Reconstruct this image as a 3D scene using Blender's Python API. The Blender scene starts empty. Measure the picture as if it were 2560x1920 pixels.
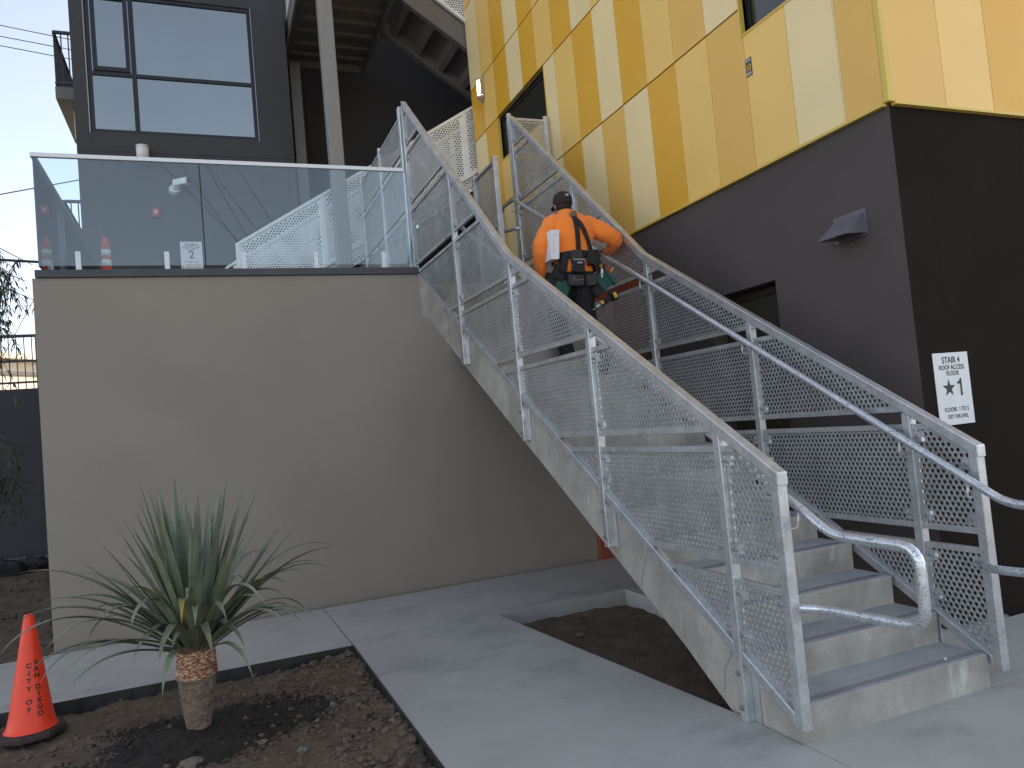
import bpy, bmesh, math, random
from mathutils import Vector, Matrix, Quaternion, noise
from mathutils.geometry import delaunay_2d_cdt
random.seed(7)
S = bpy.context.scene
C = S.collection
PI = math.pi

# ------------------------------------------------------------------ materials
def _n(nt, t, **kw):
    n = nt.nodes.new(t)
    for k, v in kw.items():
        setattr(n, k, v)
    return n

def mat(name, col, rough=.8, metal=0., var=.12, scale=6., bump=.0, bscale=60., col2=None, stretch=(1, 1, 1),
        spots=None, spec=.5, detail=6., coat=0., alpha=1., sheen=0., fine=.0, finescale=220., hard=0):
    m = bpy.data.materials.new(name); m.use_nodes = True
    nt = m.node_tree; b = nt.nodes['Principled BSDF']
    L = nt.links.new
    b.inputs['Roughness'].default_value = rough
    b.inputs['Metallic'].default_value = metal
    b.inputs['Specular IOR Level'].default_value = spec
    if coat: b.inputs['Coat Weight'].default_value = coat
    if sheen: b.inputs['Sheen Weight'].default_value = sheen
    tc = _n(nt, 'ShaderNodeTexCoord'); mp = _n(nt, 'ShaderNodeMapping')
    mp.inputs['Scale'].default_value = stretch
    L(tc.outputs['Object'], mp.inputs['Vector'])
    nz = _n(nt, 'ShaderNodeTexNoise'); nz.inputs['Scale'].default_value = scale; nz.inputs['Detail'].default_value = detail
    nz.inputs['Roughness'].default_value = .6
    L(mp.outputs[0], nz.inputs['Vector'])
    rp = _n(nt, 'ShaderNodeValToRGB')
    c1 = [max(0, c*(1-var)) for c in col]; c2 = list(col2) if col2 else [min(1, c*(1+var)) for c in col]
    rp.color_ramp.elements[0].position = .32; rp.color_ramp.elements[0].color = (*c1, 1)
    rp.color_ramp.elements[1].position = .68; rp.color_ramp.elements[1].color = (*c2, 1)
    if hard: rp.color_ramp.elements[0].position = .49; rp.color_ramp.elements[1].position = .54
    L(nz.outputs['Fac'], rp.inputs['Fac'])
    out = rp.outputs['Color']
    if fine:
        n2 = _n(nt, 'ShaderNodeTexNoise'); n2.inputs['Scale'].default_value = finescale; n2.inputs['Detail'].default_value = 3
        L(tc.outputs['Object'], n2.inputs['Vector'])
        r2 = _n(nt, 'ShaderNodeMapRange'); r2.inputs['From Min'].default_value = .3; r2.inputs['From Max'].default_value = .7
        r2.inputs['To Min'].default_value = 1-fine; r2.inputs['To Max'].default_value = 1+fine
        L(n2.outputs['Fac'], r2.inputs['Value'])
        mx = _n(nt, 'ShaderNodeVectorMath', operation='SCALE'); L(out, mx.inputs[0]); L(r2.outputs[0], mx.inputs['Scale'])
        out = mx.outputs[0]
    for sp in ([spots] if isinstance(spots, dict) else (spots or [])):
        n3 = _n(nt, 'ShaderNodeTexNoise'); n3.inputs['Scale'].default_value = sp['scale']; n3.inputs['Detail'].default_value = sp.get('detail', 5)
        n3.inputs['Roughness'].default_value = sp.get('rough', .6)
        m3 = _n(nt, 'ShaderNodeMapping'); m3.inputs['Scale'].default_value = sp.get('stretch', (1, 1, 1)); m3.inputs['Location'].default_value = sp.get('off', (3, 5, 1))
        L(tc.outputs['Object'], m3.inputs['Vector']); L(m3.outputs[0], n3.inputs['Vector'])
        r3 = _n(nt, 'ShaderNodeMapRange'); r3.inputs['From Min'].default_value = sp['lo']; r3.inputs['From Max'].default_value = sp['hi']
        r3.inputs['To Max'].default_value = sp.get('amt', 1)
        L(n3.outputs['Fac'], r3.inputs['Value'])
        mm = _n(nt, 'ShaderNodeMix', data_type='RGBA'); L(r3.outputs[0], mm.inputs[0]); L(out, mm.inputs[6]); mm.inputs[7].default_value = (*sp['col'], 1)
        out = mm.outputs[2]
    L(out, b.inputs['Base Color'])
    if bump:
        nb = _n(nt, 'ShaderNodeTexNoise'); nb.inputs['Scale'].default_value = bscale; nb.inputs['Detail'].default_value = 5
        L(mp.outputs[0], nb.inputs['Vector'])
        bp = _n(nt, 'ShaderNodeBump'); bp.inputs['Strength'].default_value = bump; bp.inputs['Distance'].default_value = .02
        L(nb.outputs['Fac'], bp.inputs['Height']); L(bp.outputs[0], b.inputs['Normal'])
    return m

def glass_mat(name, tint, refl, rough=.0):
    m = bpy.data.materials.new(name); m.use_nodes = True
    nt = m.node_tree; nt.nodes.clear(); L = nt.links.new
    o = _n(nt, 'ShaderNodeOutputMaterial'); t = _n(nt, 'ShaderNodeBsdfTransparent'); t.inputs[0].default_value = (*tint, 1)
    g = _n(nt, 'ShaderNodeBsdfGlossy'); g.inputs['Roughness'].default_value = rough; g.inputs[0].default_value = (.95, .98, 1, 1)
    lw = _n(nt, 'ShaderNodeFresnel'); lw.inputs['IOR'].default_value = refl
    mx = _n(nt, 'ShaderNodeMixShader'); L(lw.outputs[0], mx.inputs[0]); L(t.outputs[0], mx.inputs[1]); L(g.outputs[0], mx.inputs[2])
    L(mx.outputs[0], o.inputs[0])
    return m

def emis(name, col, st):
    m = bpy.data.materials.new(name); m.use_nodes = True
    b = m.node_tree.nodes['Principled BSDF']; b.inputs['Base Color'].default_value = (.8, .78, .7, 1)
    b.inputs['Emission Color'].default_value = (*col, 1); b.inputs['Emission Strength'].default_value = st
    return m

GALV = mat('galvanized_steel', (.58, .585, .60), .42, .78, .16, 9, .05, 90, fine=.10, finescale=60,
           spots=[dict(scale=26, lo=.6, hi=.75, col=(.74, .75, .76), amt=.5), dict(scale=5, lo=.56, hi=.8, col=(.50, .50, .48), amt=.5)])
GALVP = mat('galvanized_sheet', (.47, .475, .485), .44, .75, .14, 5, 0, fine=.12, finescale=45)
GALVR = mat('galvanized_pipe', (.70, .72, .76), .36, .8, .14, 12, .06, 120,
            spots=dict(scale=120, lo=.56, hi=.63, col=(.10, .10, .12), amt=.75, stretch=(1, .6, 1)))
BOLT = mat('zinc_bolt', (.33, .34, .35), .45, .8, .1)
CONC = mat('stair_concrete', (.365, .342, .302), .85, 0, .26, 3.0, .12, 70, fine=.09, finescale=160,
           spots=[dict(scale=3.2, lo=.53, hi=.72, col=(.27, .25, .215), amt=.9, stretch=(1, 1, .5)),
                  dict(scale=9, lo=.60, hi=.72, col=(.60, .59, .56), amt=.7, stretch=(1, 2.5, .35)),
                  dict(scale=46, lo=.67, hi=.72, col=(.12, .11, .10), amt=.6)])
TREAD = mat('stair_tread_concrete', (.33, .33, .33), .8, 0, .13, 3.5, .08, 90, fine=.07,
            spots=[dict(scale=5, lo=.55, hi=.75, col=(.37, .36, .34), amt=.6), dict(scale=2.2, lo=.56, hi=.7, col=(.22, .22, .222), amt=.7, stretch=(1, 3, 1))])
WALK = mat('walk_concrete', (.395, .378, .352), .82, 0, .10, 1.4, .05, 110, fine=.06, finescale=120,
           spots=[dict(scale=1.5, lo=.56, hi=.66, col=(.26, .26, .25), amt=.5, stretch=(1, 1.7, 1)),
                  dict(scale=2.6, lo=.60, hi=.74, col=(.50, .50, .49), amt=.4, stretch=(.8, 1.6, 1), off=(9, 1, 1)),
                  dict(scale=60, lo=.72, hi=.76, col=(.10, .09, .08), amt=.8),
                  dict(scale=4.4, lo=.64, hi=.72, col=(.31, .28, .24), amt=.6, stretch=(.5, 2.2, 1), off=(1, 8, 3))])
CURB = mat('curb_concrete', (.17, .175, .17), .9, 0, .2, 6, .2, 60, fine=.1)
TAUPE = mat('taupe_stucco', (.285, .246, .208), .93, 0, .05, .9, .10, 260, fine=.05, finescale=260,
            spots=[dict(scale=.8, lo=.5, hi=.75, col=(.25, .214, .181), amt=.8), dict(scale=14, lo=.62, hi=.8, col=(.34, .30, .26), amt=.3)])
GREYW = mat('dark_grey_stucco', (.094, .078, .073), .92, 0, .07, 1.2, .12, 240, spec=.25, fine=.07, finescale=240,
            spots=dict(scale=.9, lo=.52, hi=.75, col=(.079, .066, .063), amt=.8))
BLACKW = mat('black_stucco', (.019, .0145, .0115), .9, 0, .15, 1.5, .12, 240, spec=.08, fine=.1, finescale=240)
CHARW = mat('charcoal_stucco', (.058, .059, .064), .92, 0, .08, 1.0, .10, 240, fine=.05)
BACKW = mat('back_wall_stucco', (.046, .041, .040), .92, 0, .08, 1.0, .10, 240, fine=.05)
ORANGE = mat('burnt_orange_stucco', (.30, .075, .035), .9, 0, .07, 1.5, .1, 240, fine=.05)
CAPM = mat('dark_coping_metal', (.055, .058, .066), .5, .2, .1, 5)
FRAME = mat('black_window_frame', (.016, .017, .020), .4, .3, .1)
BEAM = mat('grey_painted_steel', (.15, .138, .13), .5, .1, .06, 3)
COLM = mat('column_painted_steel', (.26, .25, .245), .5, .1, .05, 3)
WHITE = mat('white_painted_steel', (.80, .80, .79), .5, .05, .04, 4)
WSIGN = mat('white_sign_plastic', (.70, .71, .71), .4, 0, .02, 3)
INK = mat('black_lettering', (.012, .012, .013), .5, 0, 0)
DARKR = mat('dark_railing_paint', (.05, .048, .055), .5, .3, .1)
PLAST = mat('white_plastic', (.72, .70, .70), .4, 0, .03, 3)
CREAM = mat('camera_housing', (.72, .74, .69), .35, 0, .03, 3)
LENS = mat('lens_glass', (.02, .03, .05), .1, 0, 0)
RED = mat('red_plastic', (.38, .025, .03), .4, 0, .06, 6)
Y_P = mat('panel_pale_cream', (.88, .68, .345), .45, 0, .03, 1.5, fine=.02)
Y_L = mat('panel_light_gold', (.88, .555, .15), .45, 0, .03, 1.5, fine=.02)
Y_M = mat('panel_mid_gold', (.80, .465, .105), .45, 0, .03, 1.5, fine=.02)
Y_D = mat('panel_deep_gold', (.78, .405, .032), .45, 0, .03, 1.5, fine=.02)
Y_T = mat('panel_trim', (.70, .48, .08), .4, 0, .03, 2)
Y_S = mat('panel_seam', (.14, .09, .02), .7, 0, .1)
WPANE = mat('reflective_pane', (.27, .295, .30), .035, 1.0, .03, .7)
DPANE = mat('dark_pane', (.035, .032, .028), .08, 0, .1, 2, spec=.8)
GLASS = glass_mat('guard_glass', (.87, .93, .955), 1.66)
SOIL = mat('garden_soil', (.115, .079, .053), .98, 0, .28, 5, .5, 60, fine=.3, finescale=90,
           spots=[dict(scale=1.7, lo=.52, hi=.70, col=(.14, .108, .078), amt=.7)])
MULCH = mat('dark_mulch', (.030, .022, .016), .98, 0, .35, 9, .6, 80, fine=.4, finescale=120)
CLOD = mat('soil_clod', (.115, .086, .062), .98, 0, .35, 14, .3, 80, fine=.2)
STONE = mat('pale_stone', (.17, .14, .11), .9, 0, .2, 20, .2, 60)
PLASTIC_BLK = mat('black_root_barrier', (.022, .022, .025), .45, 0, .15, 8)
CONE_O = mat('fluorescent_orange_pvc', (1., .060, .018), .42, 0, .04, 6, spots=[dict(scale=7, lo=.58, hi=.75, col=(.60, .06, .03), amt=.6), dict(scale=30, lo=.66, hi=.75, col=(.35, .08, .05), amt=.5)])
CONE_B = mat('cone_base_rubber', (.05, .03, .028), .8, 0, .3, 10)
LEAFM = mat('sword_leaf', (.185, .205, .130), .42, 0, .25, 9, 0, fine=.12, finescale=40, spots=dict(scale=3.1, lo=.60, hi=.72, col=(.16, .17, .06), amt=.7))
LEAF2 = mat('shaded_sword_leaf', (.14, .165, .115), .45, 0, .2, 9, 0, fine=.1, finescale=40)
LEAFY = mat('yellowing_leaf', (.26, .22, .06), .5, 0, .25, 9)
TRUNKM = mat('fibrous_trunk', (.33, .235, .17), .95, 0, .42, 22, .9, 60, stretch=(1, 1, 7), fine=.35, finescale=90, spots=dict(scale=9, lo=.5, hi=.7, col=(.15, .105, .075), amt=.7, stretch=(1, 1, 3)))
TRUNKR = mat('leaf_scar_trunk', (.34, .095, .045), .9, 0, .3, 40, .5, 60, col2=(.66, .46, .30), stretch=(1, 1, 3.6), hard=1, fine=.3)
TREEL = mat('willow_leaf', (.07, .085, .045), .6, 0, .3, 5)
BARK = mat('bark', (.06, .045, .035), .95, 0, .3, 12, .4, 40)
WIREM = mat('black_cable', (.03, .03, .034), .6, 0, .1)
SHIRT = mat('orange_shirt', (1., .235, .024), .9, 0, .06, 7, .25, 9, stretch=(1, 1, .6), sheen=.2)
PANTS = mat('black_work_trousers', (.014, .014, .016), .9, 0, .2, 9, .3, 14)
SKIN = mat('skin', (.36, .17, .10), .6, 0, .06, 9)
HAIR = mat('dark_hair', (.018, .013, .011), .7, 0, .2, 60)
CAPC = mat('dark_cap_cloth', (.028, .019, .016), .9, 0, .15, 30)
LEATH = mat('black_nylon', (.017, .015, .015), .85, 0, .2, 20, .2, 60)
LEATH2 = mat('grey_nylon', (.045, .04, .04), .85, 0, .2, 20)
GREEN = mat('green_canvas', (.022, .085, .065), .85, 0, .15, 16)
BRASS = mat('worn_leather_patch', (.20, .14, .07), .7, 0, .2, 20)
CHROME = mat('rivet_metal', (.7, .68, .6), .25, 1, .05)
TYEL = mat('tool_yellow', (.70, .38, .03), .4, 0, .05)
BOXW = mat('white_carton', (.78, .78, .80), .7, 0, .03, 3)
GREYP = mat('grey_plastic', (.17, .17, .18), .5, 0, .05)
BLUE = mat('blue_mark', (.05, .12, .35), .6, 0, .1)
REDMARK = mat('red_mark', (.45, .10, .09), .6, 0, .1)
OR_WHITE = mat('reflective_white', (.75, .74, .70), .5, 0, .05)
OR_RED = mat('delineator_orange', (.62, .085, .05), .5, 0, .08)
FARW = mat('sunlit_plaster', (.80, .70, .52), .9, 0, .08, .4)
FARD = mat('far_louvre', (.16, .14, .12), .8, 0, .1)
DOORM = mat('olive_door_paint', (.045, .038, .026), .5, .2, .15, 3)
SCREEN = mat('olive_screen_mesh', (.05, .043, .028), .6, .2, .2, 80)
ROCK = mat('boulder', (.035, .033, .034), .95, 0, .3, 6, .5, 20)
FOOT = mat('rough_footing', (.15, .15, .15), .95, 0, .3, 12, .5, 30)

# ------------------------------------------------------------------ mesh builder
def frame_to(d, up=Vector((0, 0, 1))):
    d = Vector(d).normalized()
    if abs(d.dot(up)) > .98: up = Vector((0, 1, 0))
    s = d.cross(up).normalized(); u = s.cross(d).normalized()
    return d, s, u

class MB:
    def __init__(s): s.v = []; s.f = []; s.m = []; s.sm = []
    def add(s, vs, fs, mi=0, smooth=False):
        b = len(s.v); s.v += [tuple(v) for v in vs]
        for f in fs:
            s.f.append(tuple(i+b for i in f)); s.m.append(mi); s.sm.append(smooth)
        return s
    def box(s, x0, x1, y0, y1, z0, z1, mi=0, faces=None):
        vs = [(x0, y0, z0), (x1, y0, z0), (x1, y1, z0), (x0, y1, z0), (x0, y0, z1), (x1, y0, z1), (x1, y1, z1), (x0, y1, z1)]
        fs = [(3, 2, 1, 0), (4, 5, 6, 7), (0, 1, 5, 4), (1, 2, 6, 5), (2, 3, 7, 6), (3, 0, 4, 7)]  # -z +z -y +x +y -x
        if faces is None: return s.add(vs, fs, mi)
        b = len(s.v); s.v += vs
        for f, k in zip(fs, faces): s.f.append(tuple(i+b for i in f)); s.m.append(k); s.sm.append(False)
        return s
    def cbox(s, c, size, mi=0, M=None):
        x, y, z = [a/2 for a in size]
        vs = [Vector(p) for p in ((-x, -y, -z), (x, -y, -z), (x, y, -z), (-x, y, -z), (-x, -y, z), (x, -y, z), (x, y, z), (-x, y, z))]
        if M is not None: vs = [M @ v for v in vs]
        c = Vector(c)
        return s.add([v+c for v in vs], [(3, 2, 1, 0), (4, 5, 6, 7), (0, 1, 5, 4), (1, 2, 6, 5), (2, 3, 7, 6), (3, 0, 4, 7)], mi)
    def beam(s, p0, p1, w, h, mi=0, up=(0, 0, 1)):
        p0 = Vector(p0); p1 = Vector(p1); d, sd, u = frame_to(p1-p0, Vector(up))
        vs = []
        for p in (p0, p1):
            for a, b in ((-1, -1), (1, -1), (1, 1), (-1, 1)): vs.append(p+sd*a*w/2+u*b*h/2)
        return s.add(vs, [(3, 2, 1, 0), (4, 5, 6, 7), (0, 1, 5, 4), (1, 2, 6, 5), (2, 3, 7, 6), (3, 0, 4, 7)], mi)
    def tube(s, pts, r, seg=10, mi=0, caps=True, bend=0., flat=None):
        pts = [Vector(p) for p in pts]
        if bend > 0 and len(pts) > 2:
            q = [pts[0]]
            for a, b, c in zip(pts, pts[1:], pts[2:]):
                d1 = (a-b); d2 = (c-b); k = min(bend, d1.length*.48, d2.length*.48)
                p = b+d1.normalized()*k; e = b+d2.normalized()*k
                for i in range(7):
                    t = i/6; q.append(p*(1-t)**2+b*2*t*(1-t)+e*t*t)
            q.append(pts[-1]); pts = q
        n = len(pts); rs = r if isinstance(r, (list, tuple)) else [r]*n
        vs = []; prev = None
        for i, p in enumerate(pts):
            d = (pts[min(i+1, n-1)]-pts[max(i-1, 0)]).normalized()
            if prev is None: _, sd, u = frame_to(d)
            else:
                sd = (prev-d*prev.dot(d)).normalized(); u = sd.cross(d)
            prev = sd
            rr = rs[i]
            ra, rb = rr if isinstance(rr, (list, tuple)) else (rr, rr)
            for k in range(seg):
                a = 2*PI*k/seg; vs.append(p+sd*math.cos(a)*ra+u*math.sin(a)*rb)
        fs = []
        for i in range(n-1):
            for k in range(seg):
                k2 = (k+1) % seg
                fs.append((i*seg+k, (i+1)*seg+k, (i+1)*seg+k2, i*seg+k2))
        s.add(vs, fs, mi, True)
        if caps:
            b = len(s.v)-n*seg
            s.f.append(tuple(b+k for k in range(seg))); s.m.append(mi); s.sm.append(False)
            s.f.append(tuple(b+(n-1)*seg+k for k in reversed(range(seg)))); s.m.append(mi); s.sm.append(False)
        return s
    def rings(s, rings, mi=0, cap=True, smooth=True):
        # rings: lists of points, equal length, closed loops
        n = len(rings[0]); b = len(s.v)
        for r in rings: s.v += [tuple(p) for p in r]
        for i in range(len(rings)-1):
            for k in range(n):
                k2 = (k+1) % n
                s.f.append((b+i*n+k, b+i*n+k2, b+(i+1)*n+k2, b+(i+1)*n+k)); s.m.append(mi); s.sm.append(smooth)
        if cap:
            s.f.append(tuple(b+k for k in reversed(range(n)))); s.m.append(mi); s.sm.append(False)
            s.f.append(tuple(b+(len(rings)-1)*n+k for k in range(n))); s.m.append(mi); s.sm.append(False)
        return s
    def lathe(s, c, prof, seg=24, mi=0, tilt=None, smooth=True):
        c = Vector(c); rs = []
        for r, z in prof:
            ring = [Vector((r*math.cos(2*PI*k/seg), r*math.sin(2*PI*k/seg), z)) for k in range(seg)]
            if tilt is not None: ring = [tilt @ p for p in ring]
            rs.append([p+c for p in ring])
        return s.rings(rs, mi, True, smooth)
    def prism(s, poly, axis, a, b, mi=0, sidemi=None):
        # poly in the two remaining axes; extruded along axis between a and b
        def P(u, v, w):
            return {0: (w, u, v), 1: (u, w, v), 2: (u, v, w)}[axis]
        n = len(poly); vs = [P(u, v, a) for u, v in poly]+[P(u, v, b) for u, v in poly]
        s.add(vs, [tuple(range(n)), tuple(reversed(range(n, 2*n)))], mi)
        bb = len(s.v)-2*n
        for i in range(n):
            j = (i+1) % n
            s.f.append((bb+i, bb+n+i, bb+n+j, bb+j)); s.m.append(mi if sidemi is None else sidemi(i)); s.sm.append(False)
        return s
    def ico(s, c, r, sub=1, mi=0, jit=.2, sq=(1, 1, 1), smooth=False):
        vs, fs = ICO[sub]
        off = Vector((random.random()*50, random.random()*50, random.random()*50))
        rot = Quaternion((random.random()-.5, random.random()-.5, random.random()-.5, random.random()-.5)).normalized().to_matrix()
        c = Vector(c)
        out = []
        for v in vs:
            w = v*(1+jit*noise.noise(v*1.7+off)*2)
            w = rot @ w
            out.append(c+Vector((w.x*r*sq[0], w.y*r*sq[1], w.z*r*sq[2])))
        return s.add(out, fs, mi, smooth)
    def build(s, name, mats, parent=None, fix=True, bevel=0., loc=None, mods=None):
        me = bpy.data.meshes.new(name)
        L0 = Vector(loc) if loc is not None else Vector((0, 0, 0))
        vs = s.v if loc is None else [tuple(Vector(v)-L0) for v in s.v]
        me.from_pydata(vs, [], s.f)
        if not isinstance(mats, (list, tuple)): mats = [mats]
        for m in mats: me.materials.append(m)
        me.polygons.foreach_set('material_index', s.m)
        me.polygons.foreach_set('use_smooth', s.sm)
        me.update()
        if fix:
            bm = bmesh.new(); bm.from_mesh(me); bmesh.ops.recalc_face_normals(bm, faces=bm.faces); bm.to_mesh(me); bm.free()
        o = bpy.data.objects.new(name, me); C.objects.link(o)
        if loc is not None: o.location = L0
        if parent is not None:
            o.parent = parent; o.matrix_parent_inverse = WM(parent).inverted()
        if bevel:
            b = o.modifiers.new('bevel', 'BEVEL'); b.width = bevel; b.segments = 2; b.limit_method = 'ANGLE'; b.angle_limit = math.radians(40)
        return o

def WM(o):
    m = Matrix.Translation(o.location) @ o.rotation_euler.to_matrix().to_4x4()
    return (WM(o.parent) @ o.matrix_parent_inverse @ m) if o.parent else m

ICO = {}
for sub in (1, 2, 3):
    bm = bmesh.new(); bmesh.ops.create_icosphere(bm, subdivisions=sub, radius=1)
    bm.verts.ensure_lookup_table()
    ICO[sub] = ([v.co.copy() for v in bm.verts], [tuple(v.index for v in f.verts) for f in bm.faces]); bm.free()

def tag(o, label=None, cat=None, group=None, kind=None):
    if label: o['label'] = label
    if cat: o['category'] = cat
    if group: o['group'] = group
    if kind: o['kind'] = kind
    return o
def thing(name, label, cat, loc, group=None, kind=None):
    o = bpy.data.objects.new(name, None); C.objects.link(o); o.location = loc; o.empty_display_size = .2
    return tag(o, label, cat, group, kind)

# perforated sheet ------------------------------------------------------------
def clip(poly, a, b, c):     # keep a*u+b*v+c >= 0
    out = []
    for i in range(len(poly)):
        p = poly[i]; q = poly[(i+1) % len(poly)]
        dp = a*p[0]+b*p[1]+c; dq = a*q[0]+b*q[1]+c
        if dp >= 0: out.append(p)
        if (dp >= 0) != (dq >= 0):
            t = dp/(dp-dq); out.append((p[0]+(q[0]-p[0])*t, p[1]+(q[1]-p[1])*t))
    res = []
    for p in out:
        if not res or (abs(p[0]-res[-1][0])+abs(p[1]-res[-1][1])) > 1e-5: res.append(p)
    if len(res) > 1 and abs(res[0][0]-res[-1][0])+abs(res[0][1]-res[-1][1]) < 1e-5: res.pop()
    return res
def area(poly):
    return .5*sum(poly[i][0]*poly[(i+1) % len(poly)][1]-poly[(i+1) % len(poly)][0]*poly[i][1] for i in range(len(poly)))
def perf(mb, poly, P, pitch=.034, r=.0118, th=.003, seg=10, margin=.007, ang=0., mi=0):
    """flat convex sheet with real round holes; P(u,v,w) -> xyz"""
    if len(poly) < 3: return
    if area(poly) < 0: poly = poly[::-1]
    if area(poly) < .0006: return
    es = []
    n = len(poly)
    for i in range(n):
        a = Vector(poly[i]); b = Vector(poly[(i+1) % n]); d = (b-a).normalized(); es.append((a, Vector((-d.y, d.x))))
    us = [p[0] for p in poly]; vs = [p[1] for p in poly]
    pts = [Vector(p) for p in poly]; edges = [(i, (i+1) % n) for i in range(n)]; holes = []
    row = pitch*math.sqrt(3)/2
    j0 = math.floor(min(vs)/row)
    j = j0
    while j*row < max(vs):
        v = j*row; off = (pitch/2 if j % 2 else 0)
        i = math.floor(min(us)/pitch)-1
        while i*pitch+off < max(us):
            c = Vector((i*pitch+off, v))
            if all((c-a).dot(nn) > r+margin for a, nn in es):
                b = len(pts)
                ring = [c+Vector((math.cos(2*PI*k/seg), math.sin(2*PI*k/seg)))*r for k in range(seg)]
                pts += ring; edges += [(b+k, b+(k+1) % seg) for k in range(seg)]; holes.append(b)
            i += 1
        j += 1
    vo, eo, fo, ov, oe, of = delaunay_2d_cdt(pts, edges, [], 1, 1e-7)
    rid = [((o_[0]-n)//seg if (o_ and o_[0] >= n) else -1) for o_ in ov]
    fo = [f for f in fo if not (rid[f[0]] >= 0 and rid[f[0]] == rid[f[1]] == rid[f[2]])]
    nv = len(vo)
    V = [P(p[0], p[1], -th/2) for p in vo]+[P(p[0], p[1], th/2) for p in vo]
    F = [tuple(f) for f in fo]+[tuple(i+nv for i in reversed(f)) for f in fo]
    mb.add(V, F, mi)
    b0 = len(mb.v)-2*nv
    for i in range(n):                                       # outer rim
        a, c = i, (i+1) % n
        mb.add([P(*poly[a], -th/2), P(*poly[c], -th/2), P(*poly[c], th/2), P(*poly[a], th/2)], [(0, 1, 2, 3)], mi)
    for b in holes:
        ring = pts[b:b+seg]; bb = len(mb.v)
        mb.v += [P(p[0], p[1], -th/2) for p in ring]+[P(p[0], p[1], th/2) for p in ring]
        for k in range(seg):
            k2 = (k+1) % seg
            mb.f.append((bb+k, bb+seg+k, bb+seg+k2, bb+k2)); mb.m.append(mi); mb.sm.append(True)

def text_geo(body, size, sx=1., bold=0.):
    cu = bpy.data.curves.new('t', 'FONT'); cu.body = body; cu.size = size; cu.align_x = 'CENTER'; cu.offset = bold
    o = bpy.data.objects.new('t', cu); C.objects.link(o)
    dg = bpy.context.evaluated_depsgraph_get(); me = bpy.data.meshes.new_from_object(o.evaluated_get(dg))
    vs = [(v.co.x*sx, v.co.y) for v in me.vertices]; fs = [tuple(p.vertices) for p in me.polygons]
    bpy.data.objects.remove(o); bpy.data.curves.remove(cu); bpy.data.meshes.remove(me)
    return vs, fs

# ================================================================== PERSON
pr = thing('person', 'worker in orange shirt, dark cap and tool belt climbing the concrete stair', 'person', (3.24, 6.1, 1.95))
def ell(c, rx, ry, seg=20, d=(0, 0, 1), pw=2.0):
    c = Vector(c); d = Vector(d).normalized()
    s_ = Vector((1, 0, 0)); u = d.cross(s_).normalized(); s_ = u.cross(d).normalized()
    out = []
    for k in range(seg):
        a = 2*PI*k/seg; ca, sa = math.cos(a), math.sin(a)
        ca = math.copysign(abs(ca)**(2/pw), ca); sa = math.copysign(abs(sa)**(2/pw), sa)
        out.append(c+s_*ca*rx+u*sa*ry)
    return out
def limb(mb, pts, rs, seg=14):
    P = [Vector(p) for p in pts]; Q = []; R_ = []
    for i in range(len(P)-1):
        n_ = 5
        for k in range(n_):
            t = k/n_; Q.append(P[i].lerp(P[i+1], t)); R_.append(rs[i]*(1-t)+rs[i+1]*t)
    Q.append(P[-1]); R_.append(rs[-1])
    for _ in range(2):
        Q = [Q[0]]+[(Q[i-1]+Q[i]*2+Q[i+1])/4 for i in range(1, len(Q)-1)]+[Q[-1]]
    mb.tube(Q, R_, seg)
    mb.ico(Q[0], R_[0], 2, 0, 0, (1, 1, 1)); mb.ico(Q[-1], R_[-1], 2, 0, 0, (1, 1, 1))
def remesh(o, vs, sm=3, fac=.5):
    r = o.modifiers.new('remesh', 'REMESH'); r.mode = 'VOXEL'; r.voxel_size = vs; r.use_smooth_shade = True
    s_ = o.modifiers.new('smooth', 'SMOOTH'); s_.iterations = sm; s_.factor = fac
    dg = bpy.context.evaluated_depsgraph_get(); me = bpy.data.meshes.new_from_object(o.evaluated_get(dg))
    for p in me.polygons: p.use_smooth = True
    o.modifiers.clear(); o.data = me
    return o
PXC = 3.235
TOR = [(2.86, .185, .132, 6.065), (2.93, .188, .132, 6.07), (3.0, .180, .128, 6.075), (3.06, .184, .128, 6.09), (3.16, .205, .134, 6.115), (3.27, .236, .138, 6.145), (3.355, .238, .126, 6.17), (3.415, .205, .104, 6.195), (3.455, .145, .086, 6.21), (3.485, .09, .075, 6.22)]
def torso(t_, grow=0.):
    return [ell((PXC, y, z), rx+grow, ry+grow, 28, (0, .22, 1), 2.3) for z, rx, ry, y in TOR]
shL, elL, wrL = Vector((3.040, 6.18, 3.385)), Vector((2.895, 6.05, 3.13)), Vector((2.965, 6.17, 2.895))
shR, elR, wrR = Vector((3.430, 6.19, 3.385)), Vector((3.640, 6.06, 3.205)), Vector((3.655, 6.255, 3.150))
hipL, knL, anL = Vector((3.15, 6.08, 2.88)), Vector((3.125, 6.30, 2.53)), Vector((3.13, 6.30, 2.19))
hipR, knR, anR = Vector((3.32, 6.07, 2.88)), Vector((3.33, 6.13, 2.45)), Vector((3.325, 6.03, 2.045))
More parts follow.
